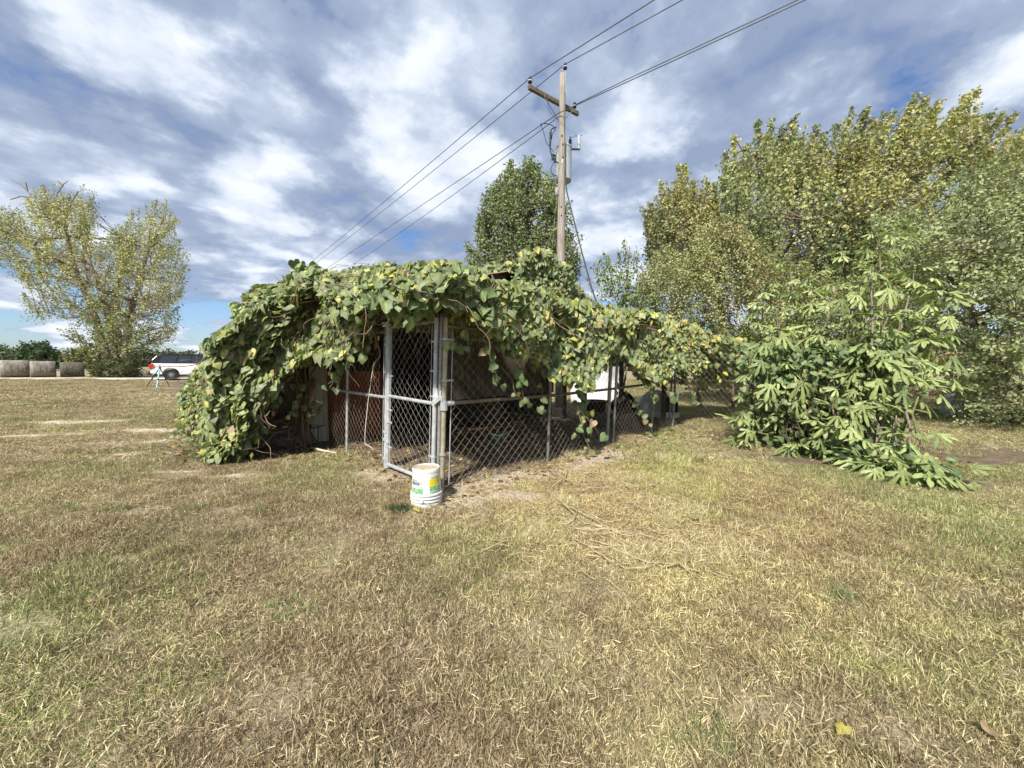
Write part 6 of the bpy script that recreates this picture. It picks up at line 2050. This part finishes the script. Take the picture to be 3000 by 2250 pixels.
hw = lambda z: 1.02 - .05 * max(0, z - .95) / .3 - .03 * max(0, .6 - z)
bo = xz_solid(prof, 1, hw, 'body', CARW, car, .035)
hg = lambda z: .965 - .17 * (z - 1.22) / .66
cab = [(.20, 1.24), (.12, 1.50), (.42, 1.84), (.75, 1.89), (2.6, 1.91), (3.15, 1.86), (3.95, 1.20)]
xz_solid(cab, 1, hg, 'cabin', TRM, car, .04)
for s in (-1, 1):
    for poly in ([(.50, 1.30), (.74, 1.78), (1.62, 1.80), (1.40, 1.29)], [(1.50, 1.29), (1.72, 1.80), (2.35, 1.80), (2.30, 1.28)], [(2.42, 1.28), (2.46, 1.80), (3.02, 1.77), (3.62, 1.27)]):
        g = G(); g.add([(x, s * (hg(z) + .012), z) for x, z in poly], [(0, 1, 2, 3) if s > 0 else (3, 2, 1, 0)])
        obj('side_window', g, GLS, car)
g = G(); g.add([(.14, -.80, 1.36), (.14, .80, 1.36), (.34, .72, 1.74), (.34, -.72, 1.74)], [(0, 1, 2, 3)]); obj('rear_window', g, GLS, car)
g = G(); g.add([(3.88, -.80, 1.28), (3.88, .80, 1.28), (3.24, .70, 1.81), (3.24, -.70, 1.81)], [(3, 2, 1, 0)]); obj('windscreen', g, GLS, car)
obj('spoiler', G().box((.30, 0, 1.86), (.36, 1.45, .05)), TRM, car, bevel=.015)
for s in (-1, 1):
    obj('roof_rail', G().tube([(.9, s * .68, 1.90), (1.0, s * .68, 1.955), (2.9, s * .68, 1.955), (3.0, s * .68, 1.90)], .02, 6), TRM, car)
    g = G(); g.prism([(-.01, .86), (.0, 1.22), (.22, 1.24), (.26, 1.02), (.18, .86)], s * .99, s * 1.045); obj('tail_light', g, RED, car, bevel=.015)
    obj('headlight', G().box((5.20, s * .78, .95), (.16, .34, .16)), GLS, car, bevel=.02)
    for xx in (1.95, 3.05):
        obj('door_handle', G().box((xx - .25, s * 1.005, 1.07), (.22, .03, .03)), CARW, car)
    obj('wing_mirror', G().box((3.42, s * 1.12, 1.30), (.14, .22, .17)), CARW, car, bevel=.03)
    obj('side_step', G().box((2.72, s * 1.0, .36), (2.0, .14, .10)), TRM, car, bevel=.02)
    for xx in (1.72, 2.86):
        obj('door_seam', G().box((xx, s * 1.0135, .82), (.012, .006, .78)), TRM, car)
obj('bumper', G().box((.02, 0, .54), (.24, 1.98, .26)), TRM, car, bevel=.05)
obj('front_bumper', G().box((5.24, 0, .50), (.2, 1.9, .24)), TRM, car, bevel=.05)
obj('tow_hitch', G().box((-.16, 0, .47), (.26, .08, .08)), TRM, car)
obj('underbody', G().box((2.7, 0, .44), (4.9, 1.7, .16)), TRM, car)
def wheel(x, s):
    c_ = Vector((x, s * .93, .405))
    Mr = Matrix.Rotation(-s * PI / 2, 3, 'X')
    w0 = bpy.data.objects.new('wheel', None); COL.objects.link(w0); w0.parent = car
    def sub(nm, g, mt, sm=False):
        o_ = obj(nm, (np.concatenate(g.V), g.Fc, np.concatenate(g.C)), mt, None, smooth=sm); o_.parent = w0; return o_
    sub('tyre', G().lathe([(.27, -.13), (.385, -.13), (.405, -.10), (.405, .10), (.385, .13), (.27, .135), (.265, .08)], 32, c_, Mr), TYR, False)
    sub('rim', G().lathe([(.27, .12), (.262, .125), (.245, .05), (.001, .04)], 28, c_, Mr), TRM)
    g = G()
    for k in range(12):
        a = 2 * PI * k / 12
        d = Vector((math.cos(a), 0, math.sin(a)))
        o1 = Vector((0, s * .105, 0))
        g.beam(c_ + o1 + d * .05, c_ + o1 + d * .25, .028, .02, (0, 1, 0))
    sub('spokes', g, ALY if True else TRM)
    sub('hub_cap', G().lathe([(.06, .09), (.055, .125), (.001, .13)], 12, c_, Mr), ALY)
    return w0
for x in (R1X, R2X):
    for s in (-1, 1):
        wheel(x, s)
# place: near-side rear wheel under its pixel
Rz = Matrix.Rotation(yaw, 3, 'Z')
o_ = Rz @ Vector((R1X, -.93, 0))
car.location = (wc.x - o_.x, wc.y - o_.y, 0.03)
car.rotation_euler = (0, 0, yaw)

# ------------------------------------------------------------------ round hay bales
m, n = mat_new('weathered_hay')
tcn_ = n.n('ShaderNodeTexCoord')
mp_n = n.n('ShaderNodeMapping'); mp_n.inputs['Scale'].default_value = (6, 1, 1); n.l(tcn_.outputs['Object'], mp_n.inputs[0])
n1_ = n.noise(mp_n.outputs[0], 2.5, 5, .7); n2_ = n.noise(tcn_.outputs['Object'], 1.4, 4, .6)
hc = n.ramp(n.math('ADD', n.math('MULTIPLY', n1_, .5), n.math('MULTIPLY', n2_, .5)), [(.34, (.10, .092, .082)), (.5, (.22, .20, .175)), (.66, (.38, .35, .31))])
finish(n, hc, .95, .1, bump=n1_, bstr=1.0, bdist=.05)
HAY = m
m, n = mat_new('dark_weathered_hay')
n1_ = n.noise(n.n('ShaderNodeTexCoord').outputs['Object'], 5, 5, .7)
finish(n, n.ramp(n1_, [(.35, (.05, .048, .04)), (.65, (.16, .15, .125))]), .95, .1, bump=n1_, bstr=1.0, bdist=.05)
HAYD = m
def bale(px, L, R, Y0, lab, mt, seed):
    c_ = at(px, 1100, Y0); c_.z = 0
    t_ = thing('hay_bale', lab, 'hay bale', c_, 'round hay bales beside the gravel road')
    r = random.Random(seed)
    ang = math.atan2(-c_.x, c_.y)       # long side square to the viewer
    ax = Vector((math.cos(-math.atan2(c_.x, c_.y)), math.sin(-math.atan2(c_.x, c_.y)), 0))
    nk = 36; ends = [(-1.0, .93), (-.96, 1.0), (-.4, 1.015), (0, 1.0), (.4, 1.01), (.96, 1.0), (1.0, .93)]
    side = Vector((-ax.y, ax.x, 0))
    g = G(); vs = []
    for (e, f) in ends:
        for k in range(nk):
            a = 2 * PI * k / nk
            rr = R * f * (1 + .012 * math.sin(a * 3 + seed) + r.uniform(-.008, .008))
            z = R * .93 + rr * math.sin(a)
            z = max(z, .01)
            vs.append(c_ + ax * (e * L / 2) + side * (rr * math.cos(a)) + Vector((0, 0, z)))
    m_ = len(ends)
    fs = [(i * nk + k, i * nk + (k + 1) % nk, (i + 1) * nk + (k + 1) % nk, (i + 1) * nk + k) for i in range(m_ - 1) for k in range(nk)]
    b_ = m_ * nk
    vs += [c_ - ax * (L / 2 + .01) + Vector((0, 0, R * .93)), c_ + ax * (L / 2 + .01) + Vector((0, 0, R * .93))]
    fs += [(b_, (k + 1) % nk, k) for k in range(nk)] + [(b_ + 1, (m_ - 1) * nk + k, (m_ - 1) * nk + (k + 1) % nk) for k in range(nk)]
    g.add(vs, fs)
    obj('roll', g, mt, t_, smooth=True)
    for e in (-.7, -.25, .2, .65):
        pp = []
        for k in range(0, 25):
            a = 2 * PI * k / 24
            pp.append(c_ + ax * (e * L / 2) + side * (R * 1.018 * math.cos(a)) + Vector((0, 0, max(R * .93 + R * 1.018 * math.sin(a), .01))))
        obj('twine', G().tube(pp, .008, 4, caps=False), M['twig'], t_)
bale(45, 1.62, .80, 34.2, 'lightest round hay bale, largest, at the left edge beside the gravel road', HAY, 1)
bale(-60, 1.62, .80, 34.6, 'round hay bale cut off by the left picture edge', HAY, 4)
bale(128, 1.50, .76, 34.8, 'grey round hay bale in the middle of the row, touching the lightest one', HAY, 2)
bale(213, 1.50, .70, 35.4, 'darkest round hay bale, right end of the row, half behind branches', HAYD, 3)

# ------------------------------------------------------------------ tripod
tb = gp(459, 1137)
tz = at(459, 1078, tb.y).z
tp = thing('tripod', 'pale blue and black tripod stand on the lawn in front of the car', 'tripod', tb)
m, n = mat_new('pale_blue_enamel'); finish(n, (.36, .62, .70), .4, .4)
top = Vector((tb.x, tb.y + .25, tz))
obj('front_leg', G().tube([tb, top - Vector((0, .02, .05))], [.028, .034], 10), m, tp)
def leg(pxf, dy):
    f = at(pxf, 1136, tb.y + dy); f.z = .02
    return f
for f in (leg(428, .5), leg(498, .5)):
    lg = obj('leg', G().tube([f, f.lerp(top, .5), top], [.016, .02, .024], 8), M['black'], tp)
    obj('clamp', G().tube([f.lerp(top, .42), f.lerp(top, .48)], .032, 8), M['black'], lg)
    obj('clamp', G().tube([f.lerp(top, .62), f.lerp(top, .67)], .034, 8), M['black'], lg)
obj('clamp', G().tube([tb.lerp(top, .40), tb.lerp(top, .46)], .042, 8), M['black'], tp)
obj('head', G().lathe([(.06, -.03), (.06, .03), (.02, .05), (.02, .16), (.001, .165)], 12, top), M['black'], tp)

# pale object on the lawn far right behind the bush
pt_ = at(2795, 1160, 9.6); pt_.z = 0
pc = thing('plastic_bag', 'crumpled pale grey feed bag lying behind the fig bush at right', 'bag', pt_)
g = G(); vs = []; nk = 14
for i in range(8):
    for k in range(nk):
        a = 2 * PI * k / nk; t = i / 7
        r = .26 * math.sin(PI * min(.97, .12 + .82 * t)) ** .6
        vs.append((pt_.x + r * (1 + .25 * math.sin(3 * a + i)) * math.cos(a), pt_.y + .6 * r * (1 + .2 * math.sin(5 * a - i)) * math.sin(a), .62 * t + .03 * math.sin(4 * a + 2 * i)))
fs = [(i * nk + k, i * nk + (k + 1) % nk, (i + 1) * nk + (k + 1) % nk, (i + 1) * nk + k) for i in range(7) for k in range(nk)] + [tuple(7 * nk + k for k in range(nk))]
g.add(vs, fs); obj('sack', g, M['grey_plastic'], pc)
